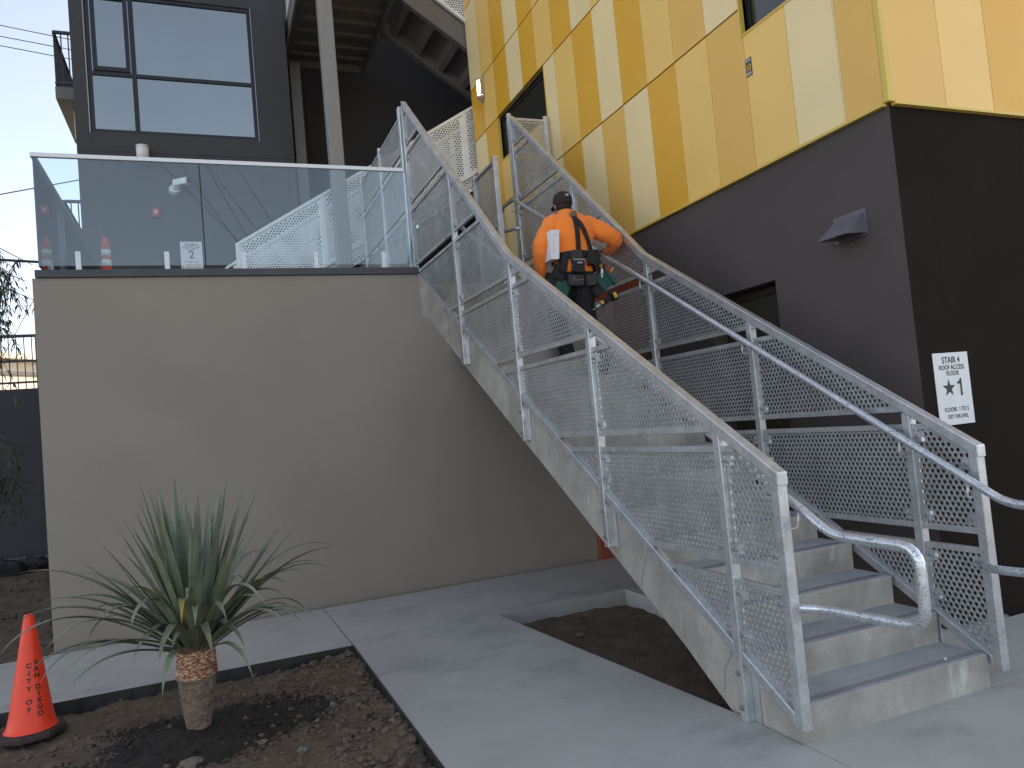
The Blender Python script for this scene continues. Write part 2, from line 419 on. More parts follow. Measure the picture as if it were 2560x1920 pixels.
# body: one continuous surface
b = MB()
b.rings([ell((PXC, y, z), rx-.05, ry-.035, 24, (0, .22, 1)) for z, rx, ry, y in TOR])
limb(b, [shL+Vector((.03, 0, -.02)), elL, wrL], [.045, .038, .027]); limb(b, [shR+Vector((-.03, 0, -.02)), elR, wrR], [.045, .038, .027])
limb(b, [hipL, knL, anL], [.080, .052, .036]); limb(b, [hipR, knR, anR], [.080, .052, .036])
limb(b, [(PXC+.0, 6.21, 3.43), (PXC-.005, 6.245, 3.52)], [.060, .056])
HC = Vector((3.225, 6.270, 3.590))
hr_ = [(-.105, .030, .035, .045), (-.085, .052, .062, .022), (-.05, .066, .085, .004), (-.01, .074, .096, 0), (.03, .076, .098, -.004), (.065, .066, .085, -.006), (.092, .040, .052, -.006), (.102, .012, .015, -.006)]
b.rings([ell(HC+Vector((0, yy, z)), rx, ry, 24) for z, rx, ry, yy in hr_])
b.ico(HC+Vector((0, .105, -.025)), .018, 2, 0, 0, (.8, 1, 1.3))           # nose
b.ico(HC+Vector((0, .085, -.065)), .022, 2, 0, 0, (1.2, .6, .5))            # mouth
for sx in (-1, 1):
    b.ico(HC+Vector((sx*.079, -.002, -.02)), .026, 2, 0, .05, (.38, .7, 1.15))   # ears
# hands
def hand(mb, w, d, side, palm_n, curl, thumb_dir):
    w = Vector(w); d = Vector(d).normalized(); side = Vector(side).normalized(); pn = Vector(palm_n).normalized()
    mb.tube([w, w+d*.035, w+d*.085], [(.028, .020), (.040, .017), (.041, .015)], 12)
    for k, (o_, L_) in enumerate(((-.030, .072), (-.010, .080), (.011, .075), (.030, .060))):
        p = w+d*.080+side*o_; pts = [p]; dd = d.copy()
        for s_ in range(4):
            pts.append(pts[-1]+dd*L_/4*1.05); dd = (dd*math.cos(curl)+pn*math.sin(curl)); pn2 = pn
        mb.tube(pts, [.0098, .0095, .009, .0085, .007], 8)
    p = w+d*.030-side*.030
    td = Vector(thumb_dir).normalized()
    mb.tube([p, p+(td*.03), p+td*.05+d*.012, p+td*.058+d*.034], [.013, .0115, .010, .008], 8)
hand(b, wrL, (.06, .25, -1), (0, 1, .15), (1, 0, 0), .35, (.3, 1, -.3))
hand(b, wrR+Vector((0, .0, .005)), (-.05, 1, .18), (1, 0, 0), (0, .1, -1), .62, (-.5, .4, -.8))
body = b.build('body', SKIN, pr); remesh(body, .0055, 2)
# hair fringe below the cap
hb = MB().rings([ell(HC+Vector((0, -.012, z)), rx, ry, 24) for z, rx, ry in ((-.075, .045, .055), (-.055, .068, .084), (-.02, .078, .092), (.03, .078, .09))])
remesh(hb.build('hair', HAIR, pr), .008, 1)
# cap worn backwards-free: crown plus bill to the front
cm = MB().rings([ell(HC+Vector((0, -.012, z)), rx, ry, 28) for z, rx, ry in ((-.018, .085, .105), (.0, .088, .108), (.03, .088, .108), (.06, .082, .100), (.09, .064, .080), (.108, .036, .046), (.114, .010, .012))])
cm.ico(HC+Vector((0, -.012, .116)), .010, 1, 0, 0)
V = []; 
for k in range(13):
    a = math.radians(25+130*k/12); V.append(HC+Vector((math.cos(a)*.084, math.sin(a)*.10-.005, .0))); V.append(HC+Vector((math.cos(a)*.088, math.sin(a)*.175-.005, -.022)))
cm.add(V, [(2*k, 2*k+1, 2*k+3, 2*k+2) for k in range(12)])
cap = cm.build('cap', CAPC, pr, fix=False)
for k, p in enumerate(cap.data.polygons): p.use_smooth = True
yb_ = HC.y-.012-.106
MB().cbox((HC.x-.004, yb_-.004, HC.z+.052), (.028, .006, .016), 0, Matrix.Rotation(math.radians(12), 3, 'X')).build('emblem', WSIGN, cap)
MB().cbox((HC.x-.012, yb_-.0075, HC.z+.052), (.009, .003, .012), 0, Matrix.Rotation(math.radians(12), 3, 'X')).build('emblem', BLUE, cap)
# shirt
s = MB(); s.rings(torso(0, .0))
hem = [(2.86, .172, .125, 6.07)]
limb(s, [shL+Vector((.02, 0, -.01)), elL, wrL+Vector((0, 0, .01))], [.092, .074, .048])
limb(s, [shR+Vector((-.02, 0, -.01)), elR, wrR], [.092, .074, .048])
s.ico(shL+Vector((.02, 0, -.005)), .084, 2, 0, 0); s.ico(shR+Vector((-.02, 0, -.005)), .084, 2, 0, 0)
s.rings([ell((PXC, 6.215, 3.43), .085, .075, 20), ell((PXC-.004, 6.235, 3.495), .068, .066, 20), ell((PXC-.006, 6.242, 3.515), .066, .065, 20)])
for k in range(46):          # cloth folds
    pass
so = s.build('shirt', SHIRT, pr); remesh(so, .008, 5)
newc = []
for c, nr in [(v.co.copy(), v.normal.copy()) for v in so.data.vertices]:
    f1 = noise.noise(Vector((c.x*9, c.y*9, c.z*5)))
    f2 = noise.noise(Vector(((c.x+c.z*.7)*16, c.y*8, (c.z-c.x*.5)*9+4)))
    arm = 1.0 if (c.x < 3.03 or c.x > 3.46) else .45
    low = 1.3 if c.z < 3.12 and arm < 1 else 1
    newc += list(c+nr*(.006*f1+.008*f2*arm)*low)
so.data.vertices.foreach_set('co', newc); so.data.update()
# trousers
t = MB()
t.rings([ell((PXC, 6.08, 2.76), .165, .13, 24), ell((PXC, 6.075, 2.83), .180, .13, 24), ell((PXC, 6.07, 2.90), .178, .125, 24), ell((PXC, 6.075, 2.98), .165, .11, 24)])
limb(t, [hipL+Vector((0, 0, -.02)), knL, anL+Vector((0, 0, -.02))], [.118, .090, .070]); limb(t, [hipR+Vector((0, 0, -.02)), knR, anR+Vector((0, 0, -.02))], [.118, .090, .070])
to = t.build('trousers', PANTS, pr); remesh(to, .009, 4)
newc = []
for c, nr in [(v.co.copy(), v.normal.copy()) for v in to.data.vertices]: newc += list(c+nr*.006*noise.noise(Vector((c.x*14, c.y*14, c.z*9))))
to.data.vertices.foreach_set('co', newc); to.data.update()
for sd_, an, z0 in ((0, anL, 2.112), (1, anR, 1.950)):
    m = MB(); y = an.y
    m.rings([ell((an.x, y+.06, z0+.002), .046, .145, 20), ell((an.x, y+.06, z0+.03), .050, .150, 20), ell((an.x, y+.055, z0+.06), .048, .135, 20), ell((an.x, y+.01, z0+.10), .045, .075, 20), ell((an.x, y, z0+.15), .044, .05, 20)])
    m.build('boot', LEATH, pr)
# belt, pouches
m = MB(); m.rings([ell((PXC, 6.07, z), .197+g_, .146+g_, 32, (0, .15, 1)) for z, g_ in ((2.985, 0), (2.99, .008), (3.045, .008), (3.05, 0))])
belt = m.build('tool_belt', LEATH, pr)
BY = 5.918
def pouch(cx, cz, w_, h_, d_, mt, rot=0., y=None, nm='pouch', bev=.010):
    M_ = Matrix.Rotation(math.radians(rot), 3, 'Y'); y = BY if y is None else y
    return MB().cbox((cx, y, cz), (w_, d_, h_), 0, M_).build(nm, mt, belt, bevel=bev)
pouch(3.195, 3.025, .105, .085, .045, LEATH2)
p1 = pouch(3.205, 2.925, .115, .13, .06, LEATH, 4)
MB().cbox((3.205, BY-.032, 2.975), (.12, .006, .018), 0).build('band', GREYP, p1)
lg = MB(); 
for i in range(6): lg.cbox((3.188+i*.009, BY-.034, 2.945+.003*(i % 2)), (.004, .004, .012), 0, Matrix.Rotation(.3, 3, 'Y'))
lg.build('logo', WSIGN, p1)
pouch(3.36, 3.0, .115, .13, .07, LEATH, -6); pouch(3.415, 2.945, .075, .12, .07, LEATH, -12, 5.96)
pouch(3.085, 2.96, .07, .18, .08, LEATH, 14, 5.97); pouch(3.05, 2.88, .10, .15, .09, LEATH, 24, 6.0)
pouch(3.18, 2.80, .15, .10, .04, LEATH2, 0, 5.935); pouch(3.33, 2.80, .10, .10, .04, LEATH2, -4, 5.94)
MB().beam((3.12, BY-.012, 2.795), (3.25, BY-.012, 2.80), .004, .004).build('piping', REDMARK, belt)
pouch(3.065, 2.745, .14, .15, .10, GREEN, 28, 6.02, 'canvas_bag'); pouch(3.00, 2.82, .10, .12, .09, LEATH, 35, 6.02)
pouch(3.47, 2.80, .12, .16, .09, GREEN, -38, 6.0, 'canvas_bag'); pouch(3.56, 2.83, .03, .16, .05, GREEN, -40, 6.0, 'canvas_bag'); pouch(3.40, 2.71, .10, .09, .08, LEATH, -30, 5.98)
for (x, z) in ((3.285, 2.985), (3.285, 2.965), (3.285, 2.945), (3.11, 2.945), (3.125, 2.925), (3.13, 2.905), (3.13, 2.885), (3.135, 2.81), (3.16, 2.79), (3.36, 2.93), (3.08, 2.90)):
    MB().ico((x, BY-.038, z), .0045, 1, 0, 0).build('rivet', CHROME, belt, fix=False)
ky = MB().tube([(3.425, 5.915, 2.94), (3.44, 5.905, 2.92), (3.43, 5.9, 2.90), (3.418, 5.905, 2.92), (3.425, 5.915, 2.94)], .003, 6)
ky.build('key_ring', TYEL, belt, fix=False)
MB().cbox((3.432, 5.905, 2.865), (.022, .004, .06), 0, Matrix.Rotation(.15, 3, 'Y')).cbox((3.428, 5.905, 2.835), (.012, .004, .04)).build('key', WSIGN, belt)
for (x, z, r_, mt) in ((3.515, 2.90, 25, RED), (3.54, 2.88, 35, RED), (3.565, 2.88, 42, TYEL), (3.575, 2.82, 60, BLUE), (3.50, 2.90, 10, LEATH)):
    M_ = Matrix.Rotation(math.radians(r_), 3, 'Y'); MB().tube([Vector((x, 5.99, z)), Vector((x, 5.99, z))+M_ @ Vector((0, 0, .055))], .009, 8).build('tool_handle', mt, belt, fix=False)
# suspenders hugging the back
def backy(x, z):
    for (a, b_) in zip(TOR, TOR[1:]):
        if a[0] <= z <= b_[0]:
            t_ = (z-a[0])/(b_[0]-a[0]); rx = a[1]*(1-t_)+b_[1]*t_; ry = a[2]*(1-t_)+b_[2]*t_; cy = a[3]*(1-t_)+b_[3]*t_
            q = min(1, abs((x-PXC)/rx)); return cy-ry*(1-q**2.3)**(1/2.3)
    return 6.12
def strap(pts, w_, name='suspender', mt=LEATH, off=.022):
    q = [Vector(p) for p in pts]; vs = []; N = 18; P = []
    for i in range(N+1):
        t_ = i/N*(len(q)-1); k = min(len(q)-2, int(t_)); P.append(q[k].lerp(q[k+1], t_-k))
    for i, p in enumerate(P):
        d = (P[min(i+1, N)]-P[max(i-1, 0)]); s_ = Vector((-d.y, d.x)).normalized()*w_/2
        for sgn in (-1, 1):
            x, z = p.x+s_.x*sgn, p.y+s_.y*sgn; vs.append((x, backy(x, z)-off, z))
        for sgn in (-1, 1):
            x, z = p.x+s_.x*sgn, p.y+s_.y*sgn; vs.append((x, backy(x, z)-off+.012, z))
    fs = []
    for i in range(N):
        a = i*4; fs += [(a, a+1, a+5, a+4), (a+1, a+3, a+7, a+5), (a+2, a, a+4, a+6)]
    return MB().add(vs, fs).build(name, mt, pr)
strap([(PXC-.005, 3.425), (PXC-.002, 3.30), (PXC+.002, 3.05)], .042)
strap([(PXC-.002, 3.415), (PXC+.045, 3.33), (PXC+.155, 3.05)], .042, off=.025)
m = MB(); yy = backy(PXC, 3.43)-.032
m.tube([(PXC-.005, yy+.01, 3.436), (PXC-.005, yy-.004, 3.432)], (.036), 20); m.build('suspender_patch', BRASS, pr)
MB().cbox((PXC+.002, backy(PXC, 3.06)-.034, 3.05), (.03, .01, .035)).build('suspender_clip', GREYP, pr)
# glove-like wrist and held items
hd = thing('handheld_reader', 'black handheld device gripped in the left hand', 'device', (2.985, 6.14, 2.84))
MB().cbox((3.005, 6.125, 2.845), (.055, .035, .13), 0, Matrix.Rotation(.12, 3, 'Y')).build('body', LEATH, hd, bevel=.008); MB().cbox((3.003, 6.104, 2.85), (.03, .006, .06), 0, Matrix.Rotation(.12, 3, 'Y')).build('window', REDMARK, hd)
bx = thing('white_carton', 'slim white carton clamped under the left arm of the worker', 'box', (3.01, 6.0, 3.0))
MB().cbox((2.990, 6.06, 3.120), (.080, .26, .262), 0, Matrix.Rotation(math.radians(-2), 3, 'Y')).build('carton', BOXW, bx, bevel=.002)
m = MB().cbox((2.99, 5.9285, 3.20), (.040, .001, .0015), 0).cbox((2.975, 5.9285, 3.11), (.0015, .001, .11), 0).cbox((2.988, 5.9285, 3.055), (.03, .001, .0015), 0)
m.build('flap_line', GREYP, bx)
# cordless tool hanging at the right thigh
tl_ = thing('cordless_tool', 'black and yellow cordless tool hanging below the tool belt', 'power tool', (3.44, 5.95, 2.6))
A = Vector((3.335, 5.93, 2.545)); Bq = Vector((3.56, 5.93, 2.665)); dv = (Bq-A).normalized()
MB().tube([A, A+dv*.02, A+dv*.05, A+dv*.07], [.012, .022, .024, .020], 14).tube([A-dv*.035, A], .007, 8).build('chuck', BOLT, tl_, fix=False)
MB().tube([A+dv*.06, A+dv*.10, A+dv*.17, A+dv*.20], [.026, .024, .021, .026], 14).build('grip', LEATH, tl_, fix=False)
M_ = Matrix.Rotation(-math.atan2(dv.z, dv.x), 3, 'Y')
MB().cbox(A+dv*.235, (.062, .07, .088), 0, M_).build('battery', LEATH, tl_, bevel=.008); MB().cbox(A+dv*.232+Vector((0, -.036, 0)), (.034, .003, .05), 0, M_).build('label', TYEL, tl_)
MB().cbox(A+dv*.07+Vector((.004, -.022, .012)), (.03, .02, .03), 0, M_).build('trigger_guard', TYEL, tl_)

def lean(o):
    if o.type == 'MESH':
        M_ = WM(o); out = []
        for v in o.data.vertices:
            w = M_ @ v.co
            a = (.018+.060*min(1, max(0, (3.42-w.z)/.40)))*min(1, max(0, (w.z-2.2)/.4))
            a *= 1-min(1, max(0, (w.x-3.44)/.12))*min(1, max(0, (w.z-3.0)/.05))
            q = v.co.copy(); q.x -= a; out += list(q)
        o.data.vertices.foreach_set('co', out); o.data.update()
    for c in [x for x in C.objects if x.parent == o]: lean(c)
for o in (pr, bx, hd, tl_): lean(o)

# ================================================================== SETTING
g = MB().add([(-400, -200, -.30), (400, -200, -.30), (400, 600, -.30), (-400, 600, -.30)], [(0, 1, 2, 3)])
tag(g.build('ground', SOIL), kind='structure')

sw = MB()
T = .15
def slab(poly): sw.prism(poly, 2, -T, 0.)
slab([(-9, 6.02), (.930, 6.02), (.905, 7.52), (-9, 7.52)])
slab([(.936, 6.15), (4.385, 6.15), (4.385, 7.56), (.911, 7.52)])
slab([(.936, 2.880), (2.444, 2.880), (2.444, 3.24), (2.16, 6.146), (.936, 6.146)])
slab([(.936, -6), (2.449, -6), (2.449, 2.876), (.936, 2.876)])
slab([(2.453, -6), (5.6, -6), (5.6, 2.876), (2.453, 2.876)])
slab([(5.604, -6), (16, -6), (16, 2.876), (5.604, 2.876)])
slab([(3.705, 2.88), (5.6, 2.88), (5.6, 3.61), (3.705, 3.61)])
slab([(5.604, 2.88), (16, 2.88), (16, 3.61), (5.604, 3.61)])
slab([(3.705, 3.614), (4.38, 3.614), (4.38, 6.146), (3.41, 6.146), (3.41, 5.2)])
o = sw.build('pavement', WALK, bevel=.004); tag(o, kind='structure')
# small marks on the pavement
mk = MB()
mk.box(4.42, 4.9, 3.612, 3.645, -.05, .012)
o = mk.build('pavement_edge', CURB); tag(o, kind='structure')

bounce_slab = MB().box(-40, 40, -60, -6.01, -.28, -.10); o = bounce_slab.build('bounce_paving', WALK); tag(o, kind='structure')  # unseen sunlit paving behind the camera, added to bounce warm fill onto the walls
# soil beds
def bed(name, x0, x1, y0, y1, nx, ny, hf, mats, mf=None, skip=None):
    vs = []; fs = []; ms = []
    for j in range(ny+1):
        for i in range(nx+1):
            x = x0+(x1-x0)*i/nx; y = y0+(y1-y0)*j/ny; vs.append((x, y, hf(x, y)))
    b = MB()
    for j in range(ny):
        for i in range(nx):
            x = x0+(x1-x0)*(i+.5)/nx; y = y0+(y1-y0)*(j+.5)/ny
            if skip and skip(x, y): continue
            a = j*(nx+1)+i; fs.append((a, a+1, a+nx+2, a+nx+1)); ms.append(mf(x, y) if mf else 0)
    b.v = vs; b.f = fs; b.m = ms; b.sm = [True]*len(fs)
    return b.build(name, mats)
PX, PY = -.15, 5.03
def hsoil(x, y):
    n1 = noise.noise(Vector((x*1.3, y*1.3, 0)))*.035+noise.noise(Vector((x*5, y*5, 3)))*.016+noise.noise(Vector((x*16, y*16, 7)))*.014+noise.noise(Vector((x*45, y*45, 1)))*.009
    z = -.062+n1
    d = math.hypot(x-PX, y-PY); z += .05*math.exp(-(d/.30)**2)
    if x > .55: z += .045*min(1, (x-.55)/.3)*(.6+noise.noise(Vector((x*2, y*2, 9))))
    if y > 5.75: z -= .02
    return min(z, -.012)
def mulch(x, y):
    d = math.hypot((x-PX-.12)*.75, (y-PY+.12)*1.15)+.35*noise.noise(Vector((x*1.8, y*1.8, 5)))+.12*noise.noise(Vector((x*7, y*7, 5)))+.22*(random.random()-.5)
    return 1 if d < .52 else 0
o = bed('soil_bed', -3.2, .936, 1.6, 6.02, 230, 245, hsoil, [SOIL, MULCH], mulch); tag(o, kind='structure')
o = bed('outer_soil', -9, -3.2, -2, 6.02, 60, 60, hsoil, [SOIL]); tag(o, kind='structure')
o = bed('near_soil', -3.2, .936, -2, 1.6, 60, 60, hsoil, [SOIL]); tag(o, kind='structure')
hp = lambda x, y: -.135+noise.noise(Vector((x*2, y*2, 20)))*.03+noise.noise(Vector((x*9, y*9, 23)))*.014+noise.noise(Vector((x*30, y*30, 2)))*.007
o = bed('soil_pit', 2.1, 3.75, 2.9, 6.2, 90, 160, hp, [SOIL]); tag(o, kind='structure')
hl = lambda x, y: -.10+noise.noise(Vector((x*1.1, y*1.1, 20)))*.06+noise.noise(Vector((x*6, y*6, 23)))*.03+noise.noise(Vector((x*20, y*20, 2)))*.01
o = bed('soil_strip', -9, -1.30, 7.52, 15, 120, 130, hl, [SOIL]); tag(o, kind='structure')
# loose crumbs of earth
cl = MB()
for i in range(9500):
    x = random.uniform(-2.6, .93); y = 6.0-4.0*random.random()**1.0
    w = .25+.75*max(0, noise.noise(Vector((x*1.5, y*1.5, 40)))+.35)+(0.7 if x > .45 else 0)
    if random.random() > w*.75: continue
    if math.hypot(x-PX, y-PY) < .10: continue
    r = .004+.020*random.random()**3.2+(.009*random.random()**2 if x > .5 else 0)
    cl.ico((x, y, hsoil(x, y)+r*.35), r, 1, 1 if mulch(x, y) and random.random() < .75 else 0, .35, (1, 1, .75))
for i in range(900):
    x = random.uniform(2.2, 3.4); y = random.uniform(3.1, 6.12)
    r = .003+.011*random.random()**4; cl.ico((x, y, hp(x, y)+r*.3), r, 1, 0, .35, (1, 1, .75))
for i in range(1200):
    x = random.uniform(-4, -1.36); y = random.uniform(7.55, 13.5)
    r = .006+.035*random.random()**5; cl.ico((x, y, hl(x, y)+r*.3), r, 1, 0, .35, (1, 1, .75))
o = cl.build('soil_crumbs', [CLOD, MULCH], fix=False); tag(o, 'loose crumbs and pebbles of earth over the planting beds', 'soil', kind='stuff')
for (x, y, r, sq, lab) in ((.36, 4.34, .024, (1.2, .9, .7), 'pale stone lying in the dark mulch nearest the palm'),
                           (-.20, 4.47, .05, (1.2, .8, .6), 'tan rounded stone at the front of the bed below the palm'),
                           (.86, 4.38, .022, (1, 1, .8), 'grey lump beside the black barrier of the bed'),
                           (.80, 3.86, .016, (1.2, .8, .7), 'small white stone near the bottom corner of the bed'),
                           (.17, 4.62, .022, (1.5, .8, .5), 'flat pale pebble right of the palm trunk'),
                           (.62, 5.02, .022, (1, .9, .8), 'brown lump of stone in the right part of the bed'),
                           (2.62, 5.52, .035, (1.4, .7, .5), 'broken grey chip of concrete in the pit under the stair')):
    z = (hp if x > 2 else hsoil)(x, y)
    b = MB().ico((x, y, z+r*.4), r, 2, 0, .3, sq); tag(b.build('stone', STONE, loc=(x, y, z)), lab, 'stone', 'stones lying on the soil')
# root barrier along the slab edges
rb = MB()
rb.box(-3.2, .930, 6.004, 6.016, -.16, .004); 
x = -3.1
while x < .9:
    rb.box(x, x+.012, 5.994, 6.004, -.16, -.004); rb.box(x-.02, x+.03, 5.997, 6.004, -.03, -.018); x += .155
rb.box(.920, .932, 1.0, 6.004, -.16, .003)
y = 1.1
while y < 5.98:
    rb.box(.910, .920, y, y+.012, -.16, -.006); y += .155
o = rb.build('root_barrier', PLASTIC_BLK); tag(o, 'black ribbed plastic root barrier lining the soil bed edges', 'barrier')
# litter and marks
for (x, y, m, lab) in ((1.72, 2.72, BLUE, 'blue chalk smudge on the pavement left of the bottom step'),
                       (2.56, 2.62, BLUE, 'blue chalk smudge on the pavement in front of the bottom step')):
    pass

# ================================================================== PODIUM + DECK (taupe)
pod = thing('podium', 'low taupe stucco podium wall under the glass guard', 'wall', (1.3, 7.65, 0))
w = MB().prism([(-1.34, -.3), (3.95, -.3), (3.95, 2.30), (2.46, 2.43), (2.343, 2.585), (2.205, 2.765), (2.150, 2.79), (2.150, 3.235), (-1.34, 3.235)], 1, 7.65, 7.85)
w.box(-1.34, -1.14, 7.852, 13.0, -.3, 3.235)
w.build('wall', TAUPE, pod)
MB().prism([(2.449, 2.44), (2.343, 2.585), (2.205, 2.765), (2.151, 2.79), (2.151, 3.232), (2.449, 2.895)], 1, 7.656, 7.84).build('added_notch_fill', CONC, pod)  # added block: catches light where the stringer side would fall dark in the notch
MB().box(-1.315, 2.155, 7.622, 7.93, 3.237, 3.307).build('coping', CAPM, pod, bevel=.004)
MB().box(-1.315, -1.06, 7.932, 12.94, 3.237, 3.307).build('coping', CAPM, pod, bevel=.004)
MB().box(-1.138, 2.13, 7.932, 14.3, 2.90, 3.235).box(2.131, 2.40, 8.76, 14.3, 2.90, 3.235).box(2.402, 4.38, 8.76, 14.3, 2.90, 3.235).build('deck', CONC, pod)

# ================================================================== STAIR FLIGHT
Y0, RUN, RISE, Z1 = 2.87, .28, .1615, .172
st = thing('concrete_stair', 'cast concrete stair flight climbing between the two mesh guards', 'stairs', (3.07, 2.87, 0))
prof = [(Y0, -.05), (Y0, Z1)]
for k in range(1, 20):
    y = Y0+RUN*k; z = Z1+RISE*(k-1)
    prof += [(y, z), (y-.006, z+RISE)] if k < 19 else [(y, z), (y, 3.236)]
prof += [(8.75, 3.236), (8.75, 2.94)]
sof = [(8.5, 2.905)]
for i in range(1, 12):
    t = i/12; sof.append((8.5+(3.36-8.5)*t, 2.905*(1-t)+noise.noise(Vector((i*3.1, 0, 0)))*.006))
prof += sof[1:]+[(3.34, -.05)]
fl = MB()
n = len(prof)
# side faces via triangulated prism, treads get the darker material
def smi(i):
    a, b = prof[i], prof[(i+1) % n]
    if abs(a[1]-b[1]) < 1e-6 and b[0] > a[0] and a[1] > .1: return 1
    return 0
fl.prism(prof, 0, 2.45, 3.70, 0, smi)
o = fl.build('flight', [CONC, TREAD], st, bevel=.007)
for pts_ in ([(5.62, 1.73), (5.66, 1.34)], [(4.06, .80), (4.16, .60), (4.20, .50)], [(3.30, .36), (3.42, .20), (3.44, .08)]):
    m = MB()
    for p_, q_ in zip(pts_, pts_[1:]): m.beam((2.4495, p_[0], p_[1]), (2.4495, q_[0], q_[1]), .003, .002)
    m.build('crack', GREYP, st)
# nosing grooves: dark inlaid strips
for k in range(0, 19):
    y = Y0+RUN*k; z = Z1+RISE*k if k else Z1
    MB().box(2.53, 3.66, y+.035, y+.041, z+.0015, z+.003).box(2.53, 3.66, y+.058, y+.062, z+.0015, z+.003).build('nosing_groove', GREYP, st)

# ================================================================== GUARDS
LEV = [.755, 1.42, 2.085, 2.77, 3.51, 4.26, 4.96]
GH, BH = .036, .032
def build_guard(name, label, xc, xin, posts, endY, topY, side):
    """xc: centre plane; xin: handrail plane; side: -1 outer face towards -x"""
    root = thing(name, label, 'guard rail', (xc, posts[0], 0))
    zt = lambda Y: (1.255+.582*(Y-2.83)) if Y < 5.80 else (2.983+.895*(Y-5.80))     # centre of the top rail
    zb = lambda Y: .577*(Y-2.625)                                                  # centre of the bottom rail
    W = .026
    # posts
    for i, Y in enumerate(posts):
        m = MB()
        z0 = max(.10 if i == 0 else .0, .565*(Y-3.33)+.055)
        if i == 0: z0 = .09
        zz = zt(Y)-.026
        if i == 0:
            m.box(xc-.027, xc+.027, Y-.027, Y+.027, z0, zz+.012)
        elif i == len(posts)-1:
            m.box(xc-.027, xc+.027, Y-.027, Y+.027, z0, zz-.02)
        else: m.box(xc-.027, xc+.027, Y-.027, Y+.027, z0, zz-.004)
        p = m.build('post', GALV, root, bevel=.005)
        if i > 0:
            for zc in (z0+.07, z0+.24):
                xf = xc+side*.027
                MB().tube([(xf, Y+.004, zc), (xf+side*.006, Y+.004, zc)], .014, 12).tube([(xf+side*.005, Y+.004, zc), (xf+side*.016, Y+.004, zc)], .009, 6).build('bolt', BOLT, p)
            # angle plate against the concrete
            MB().box(xc+.022 if side < 0 else xc-.028, xc+.028 if side < 0 else xc-.022, Y-.075, Y-.028, z0, max(z0+.3, zb(Y)-.06)).build('angle_plate', GALV, p)
    # top rail (with the kink) and bottom rail
    tr = MB(); 
    a = (xc, endY-.035, zt(endY-.035)); k = (xc, 5.80, zt(5.80)); c = (xc, topY, zt(topY))
    def bar(mb, p, q, h, wd):
        d = Vector(q)-Vector(p); n2 = Vector((0, -d.z, d.y)).normalized()*h/2
        return [Vector(p)-n2, Vector(p)+n2, Vector(q)-n2, Vector(q)+n2]
    b1 = bar(tr, a, k, .054, W); b2 = bar(tr, k, c, .054, W)
    # mitre at kink
    up = Vector((0, -.66, .75))*.029
    P0 = [(b1[0].y, b1[0].z), (k[1]-up.y*1, k[2]-up.z), (b2[2].y, b2[2].z), (b2[3].y, b2[3].z), (k[1]+up.y, k[2]+up.z), (b1[1].y, b1[1].z)]
    P0 = [(a[1], a[2]-.034), (k[1]+.014, k[2]-.030), (c[1], c[2]-.038), (c[1], c[2]+.030), (k[1]-.014, k[2]+.030), (a[1], a[2]+.030)]
    tr.prism([P0[0], P0[1], P0[4], P0[5]], 0, xc-.030, xc+.030); tr.prism([P0[1], P0[2], P0[3], P0[4]], 0, xc-.030, xc+.030)
    tr.build('top_rail', GALV, root, bevel=.006)
    for i in range(len(posts)-1):
        y0, y1 = posts[i]+.0275, posts[i+1]-.0275
        MB().prism([(y0, zb(y0)-.030), (y1, zb(y1)-.030), (y1, zb(y1)+.030), (y0, zb(y0)+.030)], 0, xc-.024, xc+.024).build('bottom_rail', GALV, root, bevel=.005)
        # bay polygon
        base = [(y0, zb(y0)+.030), (y1, zb(y1)+.030), (y1, zt(y1)-.034), (y0, zt(y0)-.034)]
        lv = [-9]+LEV+[99]
        for a_, b_ in zip(lv, lv[1:]):
            pl = base
            if a_ > 0: pl = clip(pl, 0, 1, -(a_+GH))
            if b_ < 50: pl = clip(pl, 0, -1, (b_-GH)) if pl else pl
            if len(pl) < 3 or abs(area(pl)) < .0008: continue
            if a_ > 0:
                seg_ = [p[0] for p in pl if abs(p[1]-(a_+GH)) < 1e-4]
                if len(seg_) >= 2 and max(seg_)-min(seg_) > .03: MB().box(xc-.014, xc+.014, min(seg_), max(seg_), a_+GH, a_+GH+BH).build('cross_bar', GALV, root, bevel=.002)
            if b_ < 50:
                seg_ = [p[0] for p in pl if abs(p[1]-(b_-GH)) < 1e-4]
                if len(seg_) >= 2 and max(seg_)-min(seg_) > .03: MB().box(xc-.014, xc+.014, min(seg_), max(seg_), b_-GH-BH, b_-GH).build('cross_bar', GALV, root, bevel=.002)
            pp = MB(); perf(pp, pl, lambda u, v, w_: (xc+w_+.004*(-side), u, v), margin=.006)
            if pp.f: pn = pp.build('mesh_panel', GALVP, root, fix=False)
            else: continue
            # corner clips
            for yy, ye in ((y0+.028, y0), (y1-.028, y1)):
                zl = [p for p in pl if abs(p[0]-ye) < .003]
                if len(zl) < 2: continue
                lo, hi = min(p[1] for p in zl), max(p[1] for p in zl)
                if hi-lo < .25: continue
                for zc in (lo+.075, hi-.075):
                    cm = MB()
                    cm.box(xc-.013, xc+.013, yy-.026, yy+.026, zc-.026, zc+.026, 0)
                    cm.tube([(xc-.024, yy, zc), (xc+.024, yy, zc)], .010, 8, 1)
                    cm.build('clip', [GALV, BOLT], pn)
    # handrail
    h = MB(); r = .0225
    yb = 2.62
    zh = lambda Y: .975+.577*(Y-yb)
    pts = [(xc, 2.86, .635), (xin, 2.74, .635), (xin, 2.19, .665), (xin, 2.19, .975), (xin, yb, .975), (xin, 8.40, zh(8.40)), (xin, 8.80, zh(8.40)+.01), (xin, 8.80, zh(8.40)-.30), (xin, 8.52, zh(8.4)-.34), (xc, 8.45, zh(8.4)-.34)]
    h.tube(pts, r, 14, bend=.085)
    hr = h.build('handrail', GALVR, root, fix=False)
